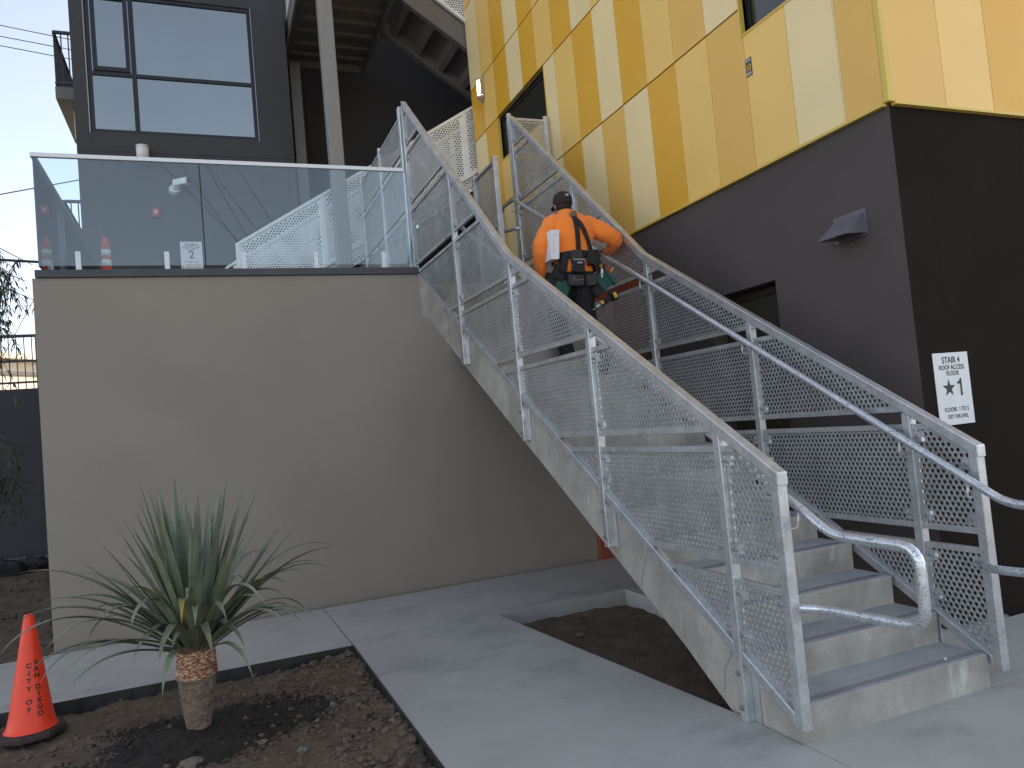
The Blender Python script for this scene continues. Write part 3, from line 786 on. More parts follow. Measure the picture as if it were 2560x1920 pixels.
    for Y in posts[0:]:
        z = zh(Y)
        if Y > 8.3: z = zh(8.35)
        m = MB(); m.tube([(xc+(xin-xc)*.2, Y+.02, z-.10), (xin, Y+.01, z-.105), (xin, Y, z-.02)], .0065, 8, bend=.025)
        m.build('rail_bracket', GALV, hr, fix=False)
    return root

postsL = [2.825, 3.225, 4.505, 5.775, 7.14, 8.655]
postsR = [2.825, 3.215, 4.475, 5.755, 7.02, 8.47]
build_guard('stair_guard', 'galvanized perforated mesh guard on the open left side of the concrete stair', 2.42, 2.515, postsL, 2.825, 8.63, -1)
build_guard('stair_guard', 'galvanized perforated mesh guard between the stair and the dark grey wall', 3.735, 3.645, postsR, 2.825, 8.45, 1)

# landing screen going back from the stair head
def screen(name, label, A, B, posts, z0, z1, levels, pm=GALV, sm=GALVP, gp='', pw=.05, hole=.034, bw=.028):
    A = Vector((*A, 0)); B = Vector((*B, 0)); d = (B-A); Ln = d.length; d.normalize(); nrm = Vector((-d.y, d.x, 0))
    root = thing(name, label, 'guard rail', (A.x, A.y, z0))
    def P(u, v, w_): q = A+d*u+nrm*w_; return (q.x, q.y, v)
    for u in posts:
        c = A+d*u; MB().box(c.x-pw/2, c.x+pw/2, c.y-pw/2, c.y+pw/2, z0, z1+.05).build('post', pm, root, bevel=.005)
    for u0, u1 in zip(posts, posts[1:]):
        u0 += pw/2; u1 -= pw/2
        q = [z0+.06]+[l for l in levels if z0 < l < z1]+[z1]
        for i, (a, b) in enumerate(zip(q, q[1:])):
            a2 = a+(GH if i else 0); b2 = b-(GH if i < len(q)-2 else 0)
            for z in (a2, b2-.03): MB().beam(P(u0, z+.015, 0), P(u1, z+.015, 0), bw, .03).build('cross_bar', pm, root)
            pp = MB(); perf(pp, [(u0, a2+.03), (u1, a2+.03), (u1, b2-.03), (u0, b2-.03)], P, pitch=hole, r=hole*.345, seg=8, margin=.012)
            if pp.f: pp.build('mesh_panel', sm, root, fix=False)
    return root
screen('landing_guard', 'tall galvanized mesh screen along the deck behind the glass guard', (2.42, 8.76), (2.42, 11.36), [0, 1.27, 2.60], 3.24, 5.44, [3.51, 4.26, 4.96])
screen('side_guard', 'short galvanized mesh screen closing the gap to the yellow facade', (3.80, 8.68), (4.31, 8.68), [0, .51], 3.24, 5.46, [3.51, 4.26, 4.96])
MB().box(2.380, 2.460, 8.735, 8.825, 3.24, 5.53).build('post', GALV, bpy.data.objects['landing_guard'], bevel=.012)
gt = screen('gate_leaf', 'galvanized mesh gate leaf standing open at the stair head', (3.45, 8.43), (3.45, 9.16), [0, .73], 3.27, 4.80, [3.95], pw=.065, bw=.05)
MB().box(3.435, 3.445, 8.46, 9.13, 3.32, 3.88).build('kick_plate', GALVP, gt)
tag(gt, cat='gate')

# ================================================================== GLASS GUARD
gg = thing('glass_guard', 'frameless glass guard with steel top rail on the taupe wall', 'glass guard', (-1.3, 7.75, 3.307))
for x0, x1 in ((-1.298, .082), (.094, 2.15)):
    MB().box(x0, x1, 7.744, 7.756, 3.368, 4.362).build('glass_pane', GLASS, gg)
for y0, y1 in ((7.764, 9.30), (9.312, 10.9), (10.912, 12.5)):
    MB().box(-1.304, -1.292, y0, y1, 3.368, 4.362).build('glass_pane', GLASS, gg)
MB().box(-1.318, 2.118, 7.732, 7.768, 4.362, 4.402).box(-1.316, -1.28, 7.770, 12.5, 4.362, 4.402).build('top_rail', mat('brushed_rail', (.62, .60, .58), .35, .8, .08, 20, stretch=(1, 8, 8)), gg, bevel=.003)
for x in (-.985, -.25, .438, 1.126, 1.82):
    m = MB().box(x-.022, x+.022, 7.722, 7.742, 3.32, 3.495).box(x-.022, x+.022, 7.758, 7.778, 3.32, 3.495).box(x-.075, x+.075, 7.70, 7.80, 3.308, 3.322)
    c = m.build('clamp', mat('clamp_metal', (.62, .63, .66), .4, .4, .05), gg, bevel=.003)
    for z in (3.35, 3.40, 3.46): MB().tube([(x, 7.722, z), (x, 7.716, z)], .007, 8).build('bolt', PLAST, c)
for y in (8.3, 9.1, 9.9, 10.7, 11.5):
    MB().box(-1.326, -1.306, y-.028, y+.028, 3.32, 3.50).box(-1.29, -1.27, y-.028, y+.028, 3.32, 3.50).box(-1.35, -1.25, y-.07, y+.07, 3.308, 3.322).build('clamp', WHITE, gg)

# ================================================================== RIGHT BUILDING
rbld = thing('yellow_building', 'building with striped yellow metal panels above a dark stucco base', 'building', (4.4, 3.65, 0))
XF, YF, HT = 4.395, 3.650, 20.
dw = MB()
faces_bl = [1, 1, 1, 1, 1, 0]
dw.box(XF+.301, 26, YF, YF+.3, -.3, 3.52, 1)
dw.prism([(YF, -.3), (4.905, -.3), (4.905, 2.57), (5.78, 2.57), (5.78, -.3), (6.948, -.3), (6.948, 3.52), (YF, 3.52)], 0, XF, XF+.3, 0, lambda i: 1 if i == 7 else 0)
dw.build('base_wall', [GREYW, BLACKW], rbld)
MB().box(XF+.001, XF+.3, 6.95, 11.40, -.3, 3.52).build('base_wall', ORANGE, rbld)
MB().box(3.956, XF-.001, 7.572, 7.85, -.3, 3.23).build('base_wall', ORANGE, rbld)
dr = MB().box(XF+.20, XF+.23, 4.907, 5.78, -.05, 2.56).build('door', DOORM, rbld)
pp = MB(); 
pp.box(XF+.17, XF+.175, 4.94, 5.74, .9, 2.50)
pp.box(XF+.15, XF+.2, 4.907, 4.94, 0, 2.56).box(XF+.15, XF+.2, 5.74, 5.78, 0, 2.56).box(XF+.15, XF+.2, 4.942, 5.738, 2.50, 2.56)
pp.build('screen', SCREEN, dr)
# core
MB().box(XF+.32, 25.9, YF+.32, 11.38, -.3, HT-.2).box(6.2, 15.9, 11.385, 20, -.3, HT-.2).build('core', BACKW, rbld)
# cladding
YB = [3.985, 4.46, 4.95, 5.42, 5.915, 6.40, 6.885, 7.37, 7.873, 8.387, 8.9, 9.385, 9.88, 10.39, 10.915, 11.43]
ROWZ = [(3.525, 4.882), (4.900, 6.208), (6.226, 7.062), (7.080, 8.43), (8.448, 9.80), (9.818, 11.2), (11.218, 12.6), (12.618, 14.), (14.018, 15.4), (15.418, 16.8), (16.818, 18.2), (18.218, 19.6)]
ROWC = ['MPLMLDPMPDPPDPLD', 'MPLPMLDPDLPLDLDP', 'DPLDMPDLPDLDPDLD', 'PLDMPLDPLPLDPDLP']
yl = YF-.02; CX = XF-.02
cols = {'P': 0, 'L': 1, 'M': 2, 'D': 3}
cl = MB(); seam = MB()
def cell(y0, y1, z0, z1, c): cl.box(CX-.006, CX+.03, y0+.0022, y1-.0022, z0, z1, cols[c])
WINS = [(4.0, 4.95, 4.662, 6.208), (8.712, 10.40, 5.535, 6.190)]
for ri, (z0, z1) in enumerate(ROWZ):
    rc = ROWC[ri] if ri < 4 else ''.join(random.choice('PLMD') for _ in range(16))
    yp = yl+.035
    for k, yb in enumerate(YB):
        segs = [(yp, yb, z0, z1)]
        for (a, b, c0, c1) in WINS:
            nx = []
            for (p, q, e, f) in segs:
                if q <= a or p >= b or f <= c0 or e >= c1: nx.append((p, q, e, f)); continue
                if p < a: nx.append((p, a, e, f))
                if q > b: nx.append((b, q, e, f))
                pm, qm = max(p, a), min(q, b)
                if e < c0: nx.append((pm, qm, e, c0))
                if f > c1+.03: nx.append((pm, qm, c1, f))
            segs = nx
        for sg in segs:
            if sg[1]-sg[0] > .01 and sg[3]-sg[2] > .01: cell(*sg, rc[k])
        yp = yb
XB = [4.915, 5.403]+[5.403+.49*i for i in range(1, 42)]
for ri, (z0, z1) in enumerate(ROWZ):
    xp = CX+.035
    for k, xb in enumerate(XB):
        c = ('MLDLMD'+'PLDMLPDLMPDLPMDLPDML'*3)[k] if ri == 0 else random.choice('PLMD')
        cl.box(xp+.0022, xb-.0022, yl-.006, yl+.03, z0, z1, cols[c]); xp = xb
cl.build('cladding', [Y_P, Y_L, Y_M, Y_D], rbld, fix=False)
bk = MB()
def bkbox(y0, y1, z0, z1): bk.box(CX+.031, XF+.31, y0, y1, z0, z1)
bkbox(yl+.03, 3.998, 3.53, HT); bkbox(3.999, 4.949, 3.53, 4.655); bkbox(3.999, 4.949, 6.215, HT); bkbox(4.951, 8.711, 3.53, HT); bkbox(8.713, 10.399, 3.53, 5.53); bkbox(8.713, 10.399, 6.2, HT); bkbox(10.401, 11.40, 3.53, HT)
bk.box(CX+.032, 26, yl+.031, yl+.3, 3.53, HT)
bk.build('backing', Y_S, rbld)
tm = MB()
tm.box(CX-.010, CX+.040, yl-.010, yl+.034, 3.518, HT)                         # corner post
tm.build('corner_trim', Y_T, rbld, bevel=.004)
tm = MB()
tm.box(CX-.022, CX+.03, yl+.036, 11.43, 3.498, 3.508).box(CX-.014, CX+.03, yl+.036, 11.43, 3.509, 3.521)
tm.box(CX+.042, 26, yl-.022, yl+.03, 3.498, 3.508).box(CX+.042, 26, yl-.014, yl+.03, 3.509, 3.521)
tm.box(CX+.031, XF+.02, yl+.036, 11.4, 3.500, 3.507, 0)
tm.build('drip_trim', Y_T, rbld, fix=False)
rt = MB().box(XF-.06, 26, YF-.06, 11.44, HT+.002, HT+.25).build('parapet_cap', Y_T, rbld)
for (a, b, c0, c1) in WINS:
    w = MB()
    w.box(CX+.06, CX+.10, a+.002, a+.05, c0+.002, c1-.002).box(CX+.06, CX+.10, b-.05, b-.002, c0+.002, c1-.002)
    w.box(CX+.06, CX+.10, a+.05, b-.05, c0+.002, c0+.05).box(CX+.06, CX+.10, a+.05, b-.05, c1-.05, c1-.002)
    wo = w.build('window', FRAME, rbld)
    MB().box(CX+.075, CX+.085, a+.051, b-.051, c0+.051, c1-.051).build('pane', DPANE, wo)
    MB().box(CX+.12, CX+.3, a, b, c0, c1).build('recess', FRAME, wo)
    t = MB()
    t.box(CX-.014, CX+.06, a-.016, b+.016, c0-.018, c0-.001).box(CX-.014, CX+.06, b+.001, b+.016, c0, c1).box(CX-.014, CX+.06, a-.016, a-.001, c0, c1)
    t.build('trim', Y_T, wo)

# ================================================================== LEFT BUILDING
lb = thing('charcoal_building', 'charcoal stucco building with a large black framed window', 'building', (0, 12.95, 0))
LX0, LX1, LY = -1.575, 1.66, 12.95
wx0, wx1, wz0, wz1 = -1.365, 1.10, 6.66, 8.92
m = MB()
m.box(LX0, wx0, LY, LY+.3, 2.6, 14).box(wx1, LX1, LY, LY+.3, 2.6, 14).box(wx0+.001, wx1-.001, LY, LY+.3, 2.6, wz0).box(wx0+.001, wx1-.001, LY, LY+.3, wz1, 14)
m.box(LX0, LX0+.3, LY+.302, 26, -.3, 14).box(LX1-.3, LX1, LY+.302, 14.4, 2.6, 14)
m.box(LX0+.31, LX1-.31, LY+.5, 26, -.3, 14)
m.build('wall', CHARW, lb)
m = MB().box(LX0-.003, LX1+.001, LY-.003, LY-.001, 6.352, 6.362, 0).box(1.53, 1.537, LY-.003, LY-.001, 2.6, 6.352, 0)
m.build('control_joint', FRAME, lb)
fr = MB(); t = .055
def fbar(x0, x1, z0, z1): fr.box(x0, x1, LY+.02, LY+.09, z0, z1)
fbar(wx0+.004, wx0+.06, wz0, wz1); fbar(wx1-.05, wx1-.004, wz0, wz1); fbar(wx0+.061, wx1-.051, wz0+.002, wz0+.055); fbar(wx0+.061, wx1-.051, wz1-.06, wz1-.002)
fbar(-.745, -.675, wz0+.056, wz1-.061); fbar(wx0+.061, -.746, 7.585, 7.64); fbar(-.674, wx1-.051, 7.585, 7.64)
# opening sash, upper left
fr.box(wx0+.08, -.76, LY+.005, LY+.06, 7.655, 7.72).box(wx0+.08, wx0+.14, LY+.005, LY+.06, 7.721, 8.83).box(-.82, -.76, LY+.005, LY+.06, 7.721, 8.83).box(wx0+.08, -.76, LY+.005, LY+.06, 8.831, 8.87)
wf = fr.build('window', FRAME, lb)
for (a, b, c, d) in ((wx0+.05, -.745, wz0+.05, 7.59), (-.676, wx1-.05, wz0+.05, 7.59), (wx0+.05, -.745, 7.635, wz1-.05), (-.676, wx1-.05, 7.635, wz1-.05)):
    MB().box(a, b, LY+.045, LY+.055, c, d).build('pane', WPANE, wf)
FLM = mat('flashing', (.30, .31, .33), .4, .4, .05)
MB().box(wx0-.02, wx0-.006, LY-.01, LY+.02, wz0-.02, wz1).build('flashing', FLM, wf); MB().box(wx1+.004, wx1+.016, LY-.01, LY+.02, wz0-.02, wz1).build('flashing', FLM, wf)
MB().box(LX0-.05, LX1+.05, LY-.05, 26, 14.002, 14.2).build('parapet_cap', CAPM, lb)
# balconies on its far left side
for z in (5.05, 8.20):
    b = MB().box(-2.16, LX0-.002, 15.4, 17.6, z, z+.22).build('balcony', BEAM, lb)
    q = MB(); q.beam((-2.14, 15.42, z+1.25), (-2.14, 17.58, z+1.25), .05, .05); q.beam((-2.14, 15.42, z+1.25), (LX0, 15.42, z+1.25), .05, .05)
    q.beam((-2.14, 15.42, z+.30), (-2.14, 17.58, z+.30), .04, .04); q.beam((-2.14, 15.42, z+.30), (LX0, 15.42, z+.30), .04, .04)
    for i in range(20): q.beam((-2.14, 15.42+i*.113, z+.22), (-2.14, 15.42+i*.113, z+1.25), .02, .02)
    for i in range(1, 5): q.beam((-2.14+i*.115, 15.42, z+.22), (-2.14+i*.115, 15.42, z+1.25), .02, .02)
    q.build('railing', DARKR, b)
    MB().box(-1.95, LX0-.002, 15.9, 17.4, z-.55, z-.002).build('soffit_box', FARW if z > 8 else BEAM, b)
# back wall of the recess
o = MB().box(LX1+.001, 6.19, 14.40, 14.7, -.3, 14).build('recess_wall', BACKW); tag(o, 'near black stucco wall at the back of the stair recess', 'wall')
o['kind'] = 'structure'

# ================================================================== UPPER STEEL STAIR
us = thing('steel_stair', 'steel stair with white perforated guards rising to the upper floors', 'stairs', (.6, 11.5, 3.1))
ntop = lambda x: 4.512+.606*(x-.555)
nbot = lambda x: ntop(x)-1.07
def wguard(Y, x0, x1, top, bot, posts, parent, skirt=.26):
    q = MB()
    q.beam((x0, Y, top(x0)), (x1, Y, top(x1)), .05, .045); q.beam((x0, Y, bot(x0)), (x1, Y, bot(x1)), .05, .04)
    q.build('rail', WHITE, parent)
    for x in posts: MB().box(x-.035, x+.035, Y-.02, Y+.02, bot(x)-.02, top(x)-.01).build('post', WHITE, parent)
    ps = sorted(posts)
    for a, b in zip(ps, ps[1:]):
        a += .036; b -= .036
        pm = MB(); perf(pm, [(a, bot(a)+.03), (b, bot(b)+.03), (b, top(b)-.03), (a, top(a)-.03)], lambda u, v, w_: (u, Y+w_, v), pitch=.044, r=.0150, seg=8, margin=.014)
        pm.build('mesh_panel', WHITE, parent, fix=False)
    if skirt:
        pm = MB(); a, b = ps[0]+1.2, ps[-1]
        perf(pm, [(a, bot(a)-skirt), (b, bot(b)-skirt), (b, bot(b)-.03), (a, bot(a)-.03)], lambda u, v, w_: (u, Y+.03+w_, v), pitch=.044, r=.0150, seg=8, margin=.012)
        pm.build('skirt_panel', WHITE, parent, fix=False)
wguard(11.5, .555, 4.62, ntop, nbot, [.58, 1.83, 3.12, 4.22, 4.60], us)
wguard(12.66, .555, 4.9, ntop, nbot, [.58, 1.83, 3.12, 4.40], us, 0)
# handrail seen through the mesh
m = MB().tube([(.42, 11.58, 3.9), (.30, 11.58, 4.05), (.42, 11.58, 4.22), (.62, 11.58, 4.30), (4.7, 11.58, 4.30+.606*4.08)], .022, 8, bend=.12)
m.tube([(.58, 11.58, 3.98), (4.7, 11.58, 3.98+.606*4.08)], .018, 8)
m.build('handrail', WHITE, us, fix=False)
m = MB()
for Y in (11.56, 12.60):
    MB().prism([(.75, 3.24), (1.35, 3.24), (5.6, 5.82), (5.6, 6.14), (.75, 3.25)], 1, Y, Y+.05).build('stringer', COLM, us)
m = MB()
for k in range(17):
    x = .8+k*.285; z = 3.34+k*.1727
    MB().box(x, x+.30, 11.612, 12.598, z-.03, z).box(x, x+.012, 11.612, 12.598, z-.17, z-.03).build('tread', BEAM, us)
# second flight
fl2 = lambda x: 8.545-.68*(x-3.33)
for Y in (11.46, 12.60):
    MB().prism([(3.22, fl2(3.22)), (6.3, fl2(6.3)), (6.3, fl2(6.3)+.38), (3.22, fl2(3.22)+.38)], 1, Y, Y+.05).prism([(3.22, fl2(3.22)-.016), (6.3, fl2(6.3)-.016), (6.3, fl2(6.3)-.001), (3.22, fl2(3.22)-.001)], 1, Y-.001, Y+.10).build('stringer', BEAM, us)
MB().prism([(3.216, fl2(3.216)+.22), (6.3, fl2(6.3)+.22), (6.3, fl2(6.3)+.30), (3.216, fl2(3.216)+.30)], 1, 11.512, 12.598).build('soffit', BEAM, us)
for k in range(8):
    x = 3.42+k*.40
    MB().prism([(x, fl2(x)+.05), (x+.085, fl2(x+.085)+.05), (x+.085, fl2(x+.085)+.219), (x, fl2(x)+.219)], 1, 11.512, 12.598).build('rib', BEAM, us)
t2 = lambda x: fl2(x)+.38+1.10
b2 = lambda x: fl2(x)+.38+.06
wguard(11.44, 3.25, 6.0, t2, b2, [3.3, 4.62, 5.95], us, 0)
MB().beam((3.25, 11.43, b2(3.25)+.0), (6, 11.43, b2(6)), .06, .05).build('rail', WHITE, us)
# landing
m = MB()
m.box(1.801, 3.159, 11.311, 13.999, 8.64, 8.737)
m.build('landing_deck', BEAM, us)
m = MB()
m.box(1.745, 1.80, 11.25, 14.06, 8.5, 8.738).box(3.16, 3.215, 11.25, 14.06, 8.5, 8.738).box(1.801, 3.159, 14.0, 14.06, 8.5, 8.738).box(1.801, 3.159, 11.25, 11.31, 8.5, 8.738)
for y in (11.62, 12.04, 12.45, 12.86, 13.30, 13.68): m.box(1.802, 3.158, y, y+.10, 8.585, 8.639)
m.build('landing_frame', BEAM, us)
MB().box(1.735, 1.744, 11.25, 14.06, 8.48, 8.82).box(1.70, 1.744, 11.25, 14.06, 8.48, 8.50).build('fascia', COLM, us)
pm = MB(); perf(pm, [(11.3, 8.88), (14.0, 8.88), (14.0, 9.95), (11.3, 9.95)], lambda u, v, w_: (1.72+w_, u, v), pitch=.05, r=.0165, seg=8, margin=.014)
pm.build('mesh_panel', WHITE, us, fix=False)
MB().box(1.70, 1.74, 11.28, 14.02, 9.955, 10.0).box(1.70, 1.74, 11.28, 14.02, 8.83, 8.875).build('rail', WHITE, us)
# columns
o = MB().box(1.80, 1.99, 13.80, 13.99, 3.236, 8.48).build('column', COLM, bevel=.01); tag(o, 'slim grey steel column beside the charcoal building corner', 'column', 'grey steel columns under the landing')
o = MB().box(1.925, 2.13, 11.03, 11.24, 3.236, 12.5).build('column', COLM, bevel=.012); tag(o, 'thicker grey steel column standing in front of the white stair guard', 'column', 'grey steel columns under the landing')

# ================================================================== WALL FIXTURES
# downlight cylinder
f = thing('wall_light', 'white cylinder wall light below the big window', 'wall light', (-.66, 12.86, 6.2))
m = MB(); m.lathe((-.66, 12.86, 6.17), [(.085, 0), (.094, .01), (.094, .045), (.085, .05), (.085, .06), (.092, .065), (.092, .215), (.085, .222), (.085, .235), (.094, .24), (.094, .262), (.07, .27)], 28)
m.build('body', PLAST, f, fix=True); MB().box(-.70, -.62, 12.92, 12.95, 6.22, 6.36).build('bracket', PLAST, f)
# security camera
f = thing('security_camera', 'cream bullet security camera on the charcoal wall', 'security camera', (-.24, 12.9, 5.76))
MB().tube([(-.24, 12.95, 5.76), (-.24, 12.90, 5.76)], .088, 24).tube([(-.24, 12.90, 5.76), (-.235, 12.86, 5.765)], [.088, .05], 24).build('base', CREAM, f)
R = Matrix.Rotation(math.radians(-38), 3, 'Z') @ Matrix.Rotation(math.radians(0), 3, 'X')
MB().tube([(-.235, 12.88, 5.77), (-.19, 12.80, 5.81)], .035, 14).build('arm', CREAM, f)
hM = Matrix.Rotation(math.radians(52), 3, 'Z')
hb = MB().cbox((-.13, 12.745, 5.835), (.11, .26, .105), 0, hM).build('housing', CREAM, f, bevel=.015)
d = hM @ Vector((0, -.134, 0))
MB().cbox(Vector((-.13, 12.745, 5.835))+d, (.085, .006, .080), 0, hM).build('lens', LENS, f)
# fire strobe
f = thing('fire_alarm', 'red fire alarm strobe on the charcoal wall', 'fire alarm', (-.53, 12.93, 5.39))
MB().box(-.588, -.470, 12.90, 12.95, 5.315, 5.470).build('housing', RED, f, bevel=.012)
MB().box(-.552, -.510, 12.888, 12.899, 5.365, 5.425).build('lens', PLAST, f, bevel=.004)
vs, fs = text_geo('R', .055)
MB().add([(-.531+a, 12.886, 5.372+b) for a, b in vs], fs).build('letter', RED, f, fix=False)
# little vent on wall? conduit box under podium guard
# sconce on facade
f = thing('wall_sconce', 'lit half round sconce on the yellow facade', 'wall light', (4.37, 10.9, 6.85))
def half(r, z0, z1, r2=None):
    r2 = r if r2 is None else r2
    A = []; B = []
    for k in range(13):
        a = PI/2+PI*k/12; A.append((CX-.006+math.cos(a)*r*1.1, 10.9+math.sin(a)*r, z0)); B.append((CX-.006+math.cos(a)*r2*1.1, 10.9+math.sin(a)*r2, z1))
    return A, B
m = MB(); A, B = half(.078, 6.755, 7.0); m.rings([A, B]); m.build('shade', emis('lit_lamp', (1., .74, .42), 3.6), f)
SCM = mat('sconce_metal', (.42, .34, .25), .4, .3, .05)
for z0, z1, r1, r2 in ((7.001, 7.03, .092, .092), (6.965, 6.975, .086, .086), (6.78, 6.79, .086, .086), (6.725, 6.754, .090, .090), (6.66, 6.724, .025, .086)):
    A, B = half(r1, z0, z1, r2); MB().rings([A, B], 0, True, False).build('band', SCM, f)
MB().box(CX-.075, CX-.006, 10.805, 10.818, 6.755, 7.0).build('side_bar', SCM, f)
MB().box(CX-.075, CX-.006, 10.982, 10.995, 6.755, 7.0).build('side_bar', SCM, f)
# vent hood
f = thing('vent_hood', 'grey sheet metal vent hood on the dark grey wall', 'vent', (4.39, 4.08, 2.75))
x0 = XF; y0_, y1_ = 3.945, 4.205
V = [(x0, y0_, 2.865), (x0, y1_, 2.865), (x0, y0_, 2.71), (x0, y1_, 2.71), (x0-.20, y0_, 2.70), (x0-.20, y1_, 2.70)]
m = MB().add(V, [(0, 1, 5, 4), (0, 4, 2), (1, 3, 5)]); 
hd = m.build('hood', mat('hood_metal', (.17, .16, .185), .45, .3, .05), f)
sm_ = hd.modifiers.new('s', 'SOLIDIFY'); sm_.thickness = .006; sm_.offset = 0
MB().box(x0-.012, x0-.001, y0_-.02, y1_+.02, 2.69, 2.88).build('flange', mat('hood_metal2', (.15, .14, .155), .5, .3, .05), f)
# small sticker plate "10"
f = thing('number_plate', 'small dark plate with the number ten on the yellow facade', 'plaque', (4.37, 4.91, 4.36))
MB().box(CX-.012, CX-.0065, 4.875, 4.945, 4.29, 4.44).build('plate', mat('plaque_dark', (.06, .06, .05), .5), f)
vs, fs = text_geo('10', .075, .8, .002)
m = MB().add([(CX-.0135, 4.91-a, 4.335+b) for a, b in vs], fs)
m.build('numerals', TYEL, f, fix=False)
MB().box(CX-.0135, CX-.0125, 4.880, 4.940, 4.41, 4.432).box(CX-.0135, CX-.0125, 4.880, 4.940, 4.297, 4.322).build('text_band', mat('plaque_grey', (.35, .36, .33), .5), f)
o = MB().ico((3.46, 2.925, Z1+.006), .008, 2, 0, .2); tag(o.build('pebble', PLAST), 'white pebble lying on the lowest stair tread', 'stone')

# stair signs
def sign(name, label, cx, y, z0, z1, wd, lines, star=None, arrow=False):
    f = thing(name, label, 'sign', (cx, y, z0))
    MB().box(cx-wd/2, cx+wd/2, y-.006, y-.001, z0, z1).build('plate', WSIGN, f, bevel=.0015)
    m = MB(); H = z1-z0
    for (txt, size, zf, xo, sx, bold) in lines:
        vs, fs = text_geo(txt, size, sx, bold)
        m.add([(cx+xo+a, y-.0072, z0+zf*H+b) for a, b in vs], fs)
    if star:
        sx, sz, r = star; P = []
        for k in range(10):
            a = PI/2+k*PI/5; rr = r if k % 2 == 0 else r*.39; P.append((cx+sx+math.cos(a)*rr, y-.0072, z0+sz*H+math.sin(a)*rr))
        P.append((cx+sx, y-.0072, z0+sz*H))
        m.add(P, [(i, (i+1) % 10, 10) for i in range(10)])
        ox, oz, hh = cx+.062, z0+.395*H, .118
        m.add([(ox-.002, y-.0072, oz), (ox+.016, y-.0072, oz), (ox+.016, y-.0072, oz+hh), (ox+.004, y-.0072, oz+hh), (ox-.006, y-.0072, oz+hh-.018), (ox-.026, y-.0072, oz+hh-.026), (ox-.026, y-.0072, oz+hh-.040), (ox-.002, y-.0072, oz+hh-.036)], [(0, 1, 2, 3, 4, 7), (4, 5, 6, 7)])
    if arrow:
        ax = cx-wd/2+.025; az = z0+.06*H
        m.add([(ax-.004, y-.0072, az), (ax+.004, y-.0072, az), (ax+.004, y-.0072, az+.055), (ax-.004, y-.0072, az+.055)], [(0, 1, 2, 3)])
        m.add([(ax-.010, y-.0072, az+.002), (ax+.010, y-.0072, az+.002), (ax, y-.0072, az-.016)], [(0, 1, 2)])
    m.build('lettering', INK, f, fix=False)
sign('stair_sign', 'white stair sign with a star and the number one', 4.683, YF, 1.315, 1.803, .332,
     [('STAIR 4', .061, .855, 0.0, .84, .0011), ('ROOF ACCESS', .044, .765, 0.0, .84, .0008), ('FLOOR', .044, .683, 0.005, .84, .0008),
      ('FLOORS  1 TO 5', .040, .185, .004, .80, .0007), ('EXIT THIS LEVEL', .036, .09, .01, .74, .0007)], star=(-.045, .508, .062))
sign('stair_sign', 'white stair sign with the number two behind the glass guard', -.055, LY, 4.47, 4.935, .322,
     [('STAIR 4', .062, .845, 0, .85, .0006), ('ROOF ACCESS', .044, .765, 0, .9, .0003), ('FLOOR', .044, .690, 0, .9, .0003),
      ('2', .170, .42, .0, .95, .002), ('FLOORS 1 TO 5', .038, .27, .0, .8, .0002), ('DOWN TO FLOOR 1', .032, .17, .018, .75, .0002), ('FOR EXIT DISCHARGE', .032, .08, .018, .75, .0002)], arrow=True)

# delineator post on the deck
f = thing('traffic_delineator', 'orange and white striped traffic delineator behind the glass guard', 'traffic post', (-.99, 10.05, 3.24))
cx, cy = -.985, 10.05
bands = [(3.25, 3.72, OR_RED), (3.7201, 3.80, OR_WHITE), (3.8001, 3.88, OR_RED), (3.8801, 3.96, OR_WHITE), (3.9601, 4.007, OR_RED), (4.0071, 4.084, OR_WHITE), (4.0841, 4.14, OR_RED)]
mm = MB()
for z0, z1, mt in bands:
    mi = 0 if mt is OR_RED else 1
    r0 = .052; mm.lathe((cx, cy, z0), [(r0, 0), (r0, z1-z0)], 20, mi)
mm.lathe((cx, cy, 4.141), [(.050, 0), (.045, .03), (.03, .05), (.035, .075), (.02, .10)], 20, 0)
mm.build('tube', [OR_RED, OR_WHITE], f, fix=False); MB().lathe((cx, cy, 3.237), [(.2, 0), (.19, .03), (.07, .05)], 20).build('base', CONE_B, f)

# ================================================================== TRAFFIC CONE
CXC, CYC, CZ = -1.12, 5.58, -.03
f = thing('traffic_cone', 'orange traffic cone with black lettering standing on the soil', 'traffic cone', (CXC, CYC, CZ))
tl = Matrix.Rotation(math.radians(1.5), 3, 'Y')
prof = [(.150, .028), (.145, .034), (.134, .05), (.118, .12), (.028, .700), (.025, .715), (.018, .716), (.016, .70)]
MB().lathe((CXC, CYC, CZ), prof, 40, 0, tl).build('body', CONE_O, f, fix=True)
bs = MB(); ring = []
for k in range(8):
    a = PI/8+k*PI/4+.3; ring.append((math.cos(a)*.195, math.sin(a)*.195))
bs.rings([[(CXC+x, CYC+y, CZ-.01) for x, y in ring], [(CXC+x, CYC+y, CZ+.022) for x, y in ring], [(CXC+x*.93, CYC+y*.93, CZ+.032) for x, y in ring]], 0, True, False)
bs.build('base', CONE_B, f, bevel=.008)
lm = MB()
def cone_r(h): return .118+(.028-.118)*(h-.12)/(.58)
def letters(txt, phi, h0, dh, size):
    h = h0
    for ch in txt:
        if ch != ' ':
            vs, fs = text_geo(ch, size, 1.1, .0012)
            P = []
            for a, b in vs:
                hh = h+b; r = cone_r(hh)+.0015; p = phi+a/r
                v = tl @ Vector((r*math.cos(p), r*math.sin(p), hh)); P.append((CXC+v.x, CYC+v.y, CZ+v.z))
            lm.add(P, fs)
        h -= dh if ch != ' ' else dh*.72
base_phi = math.atan2(-CYC, -CXC)
letters('CITY OF', base_phi-.10, .405, .044, .038)
letters('SAN DIEGO', base_phi+.42, .420, .0385, .038)
lm.build('lettering', INK, f, fix=False)

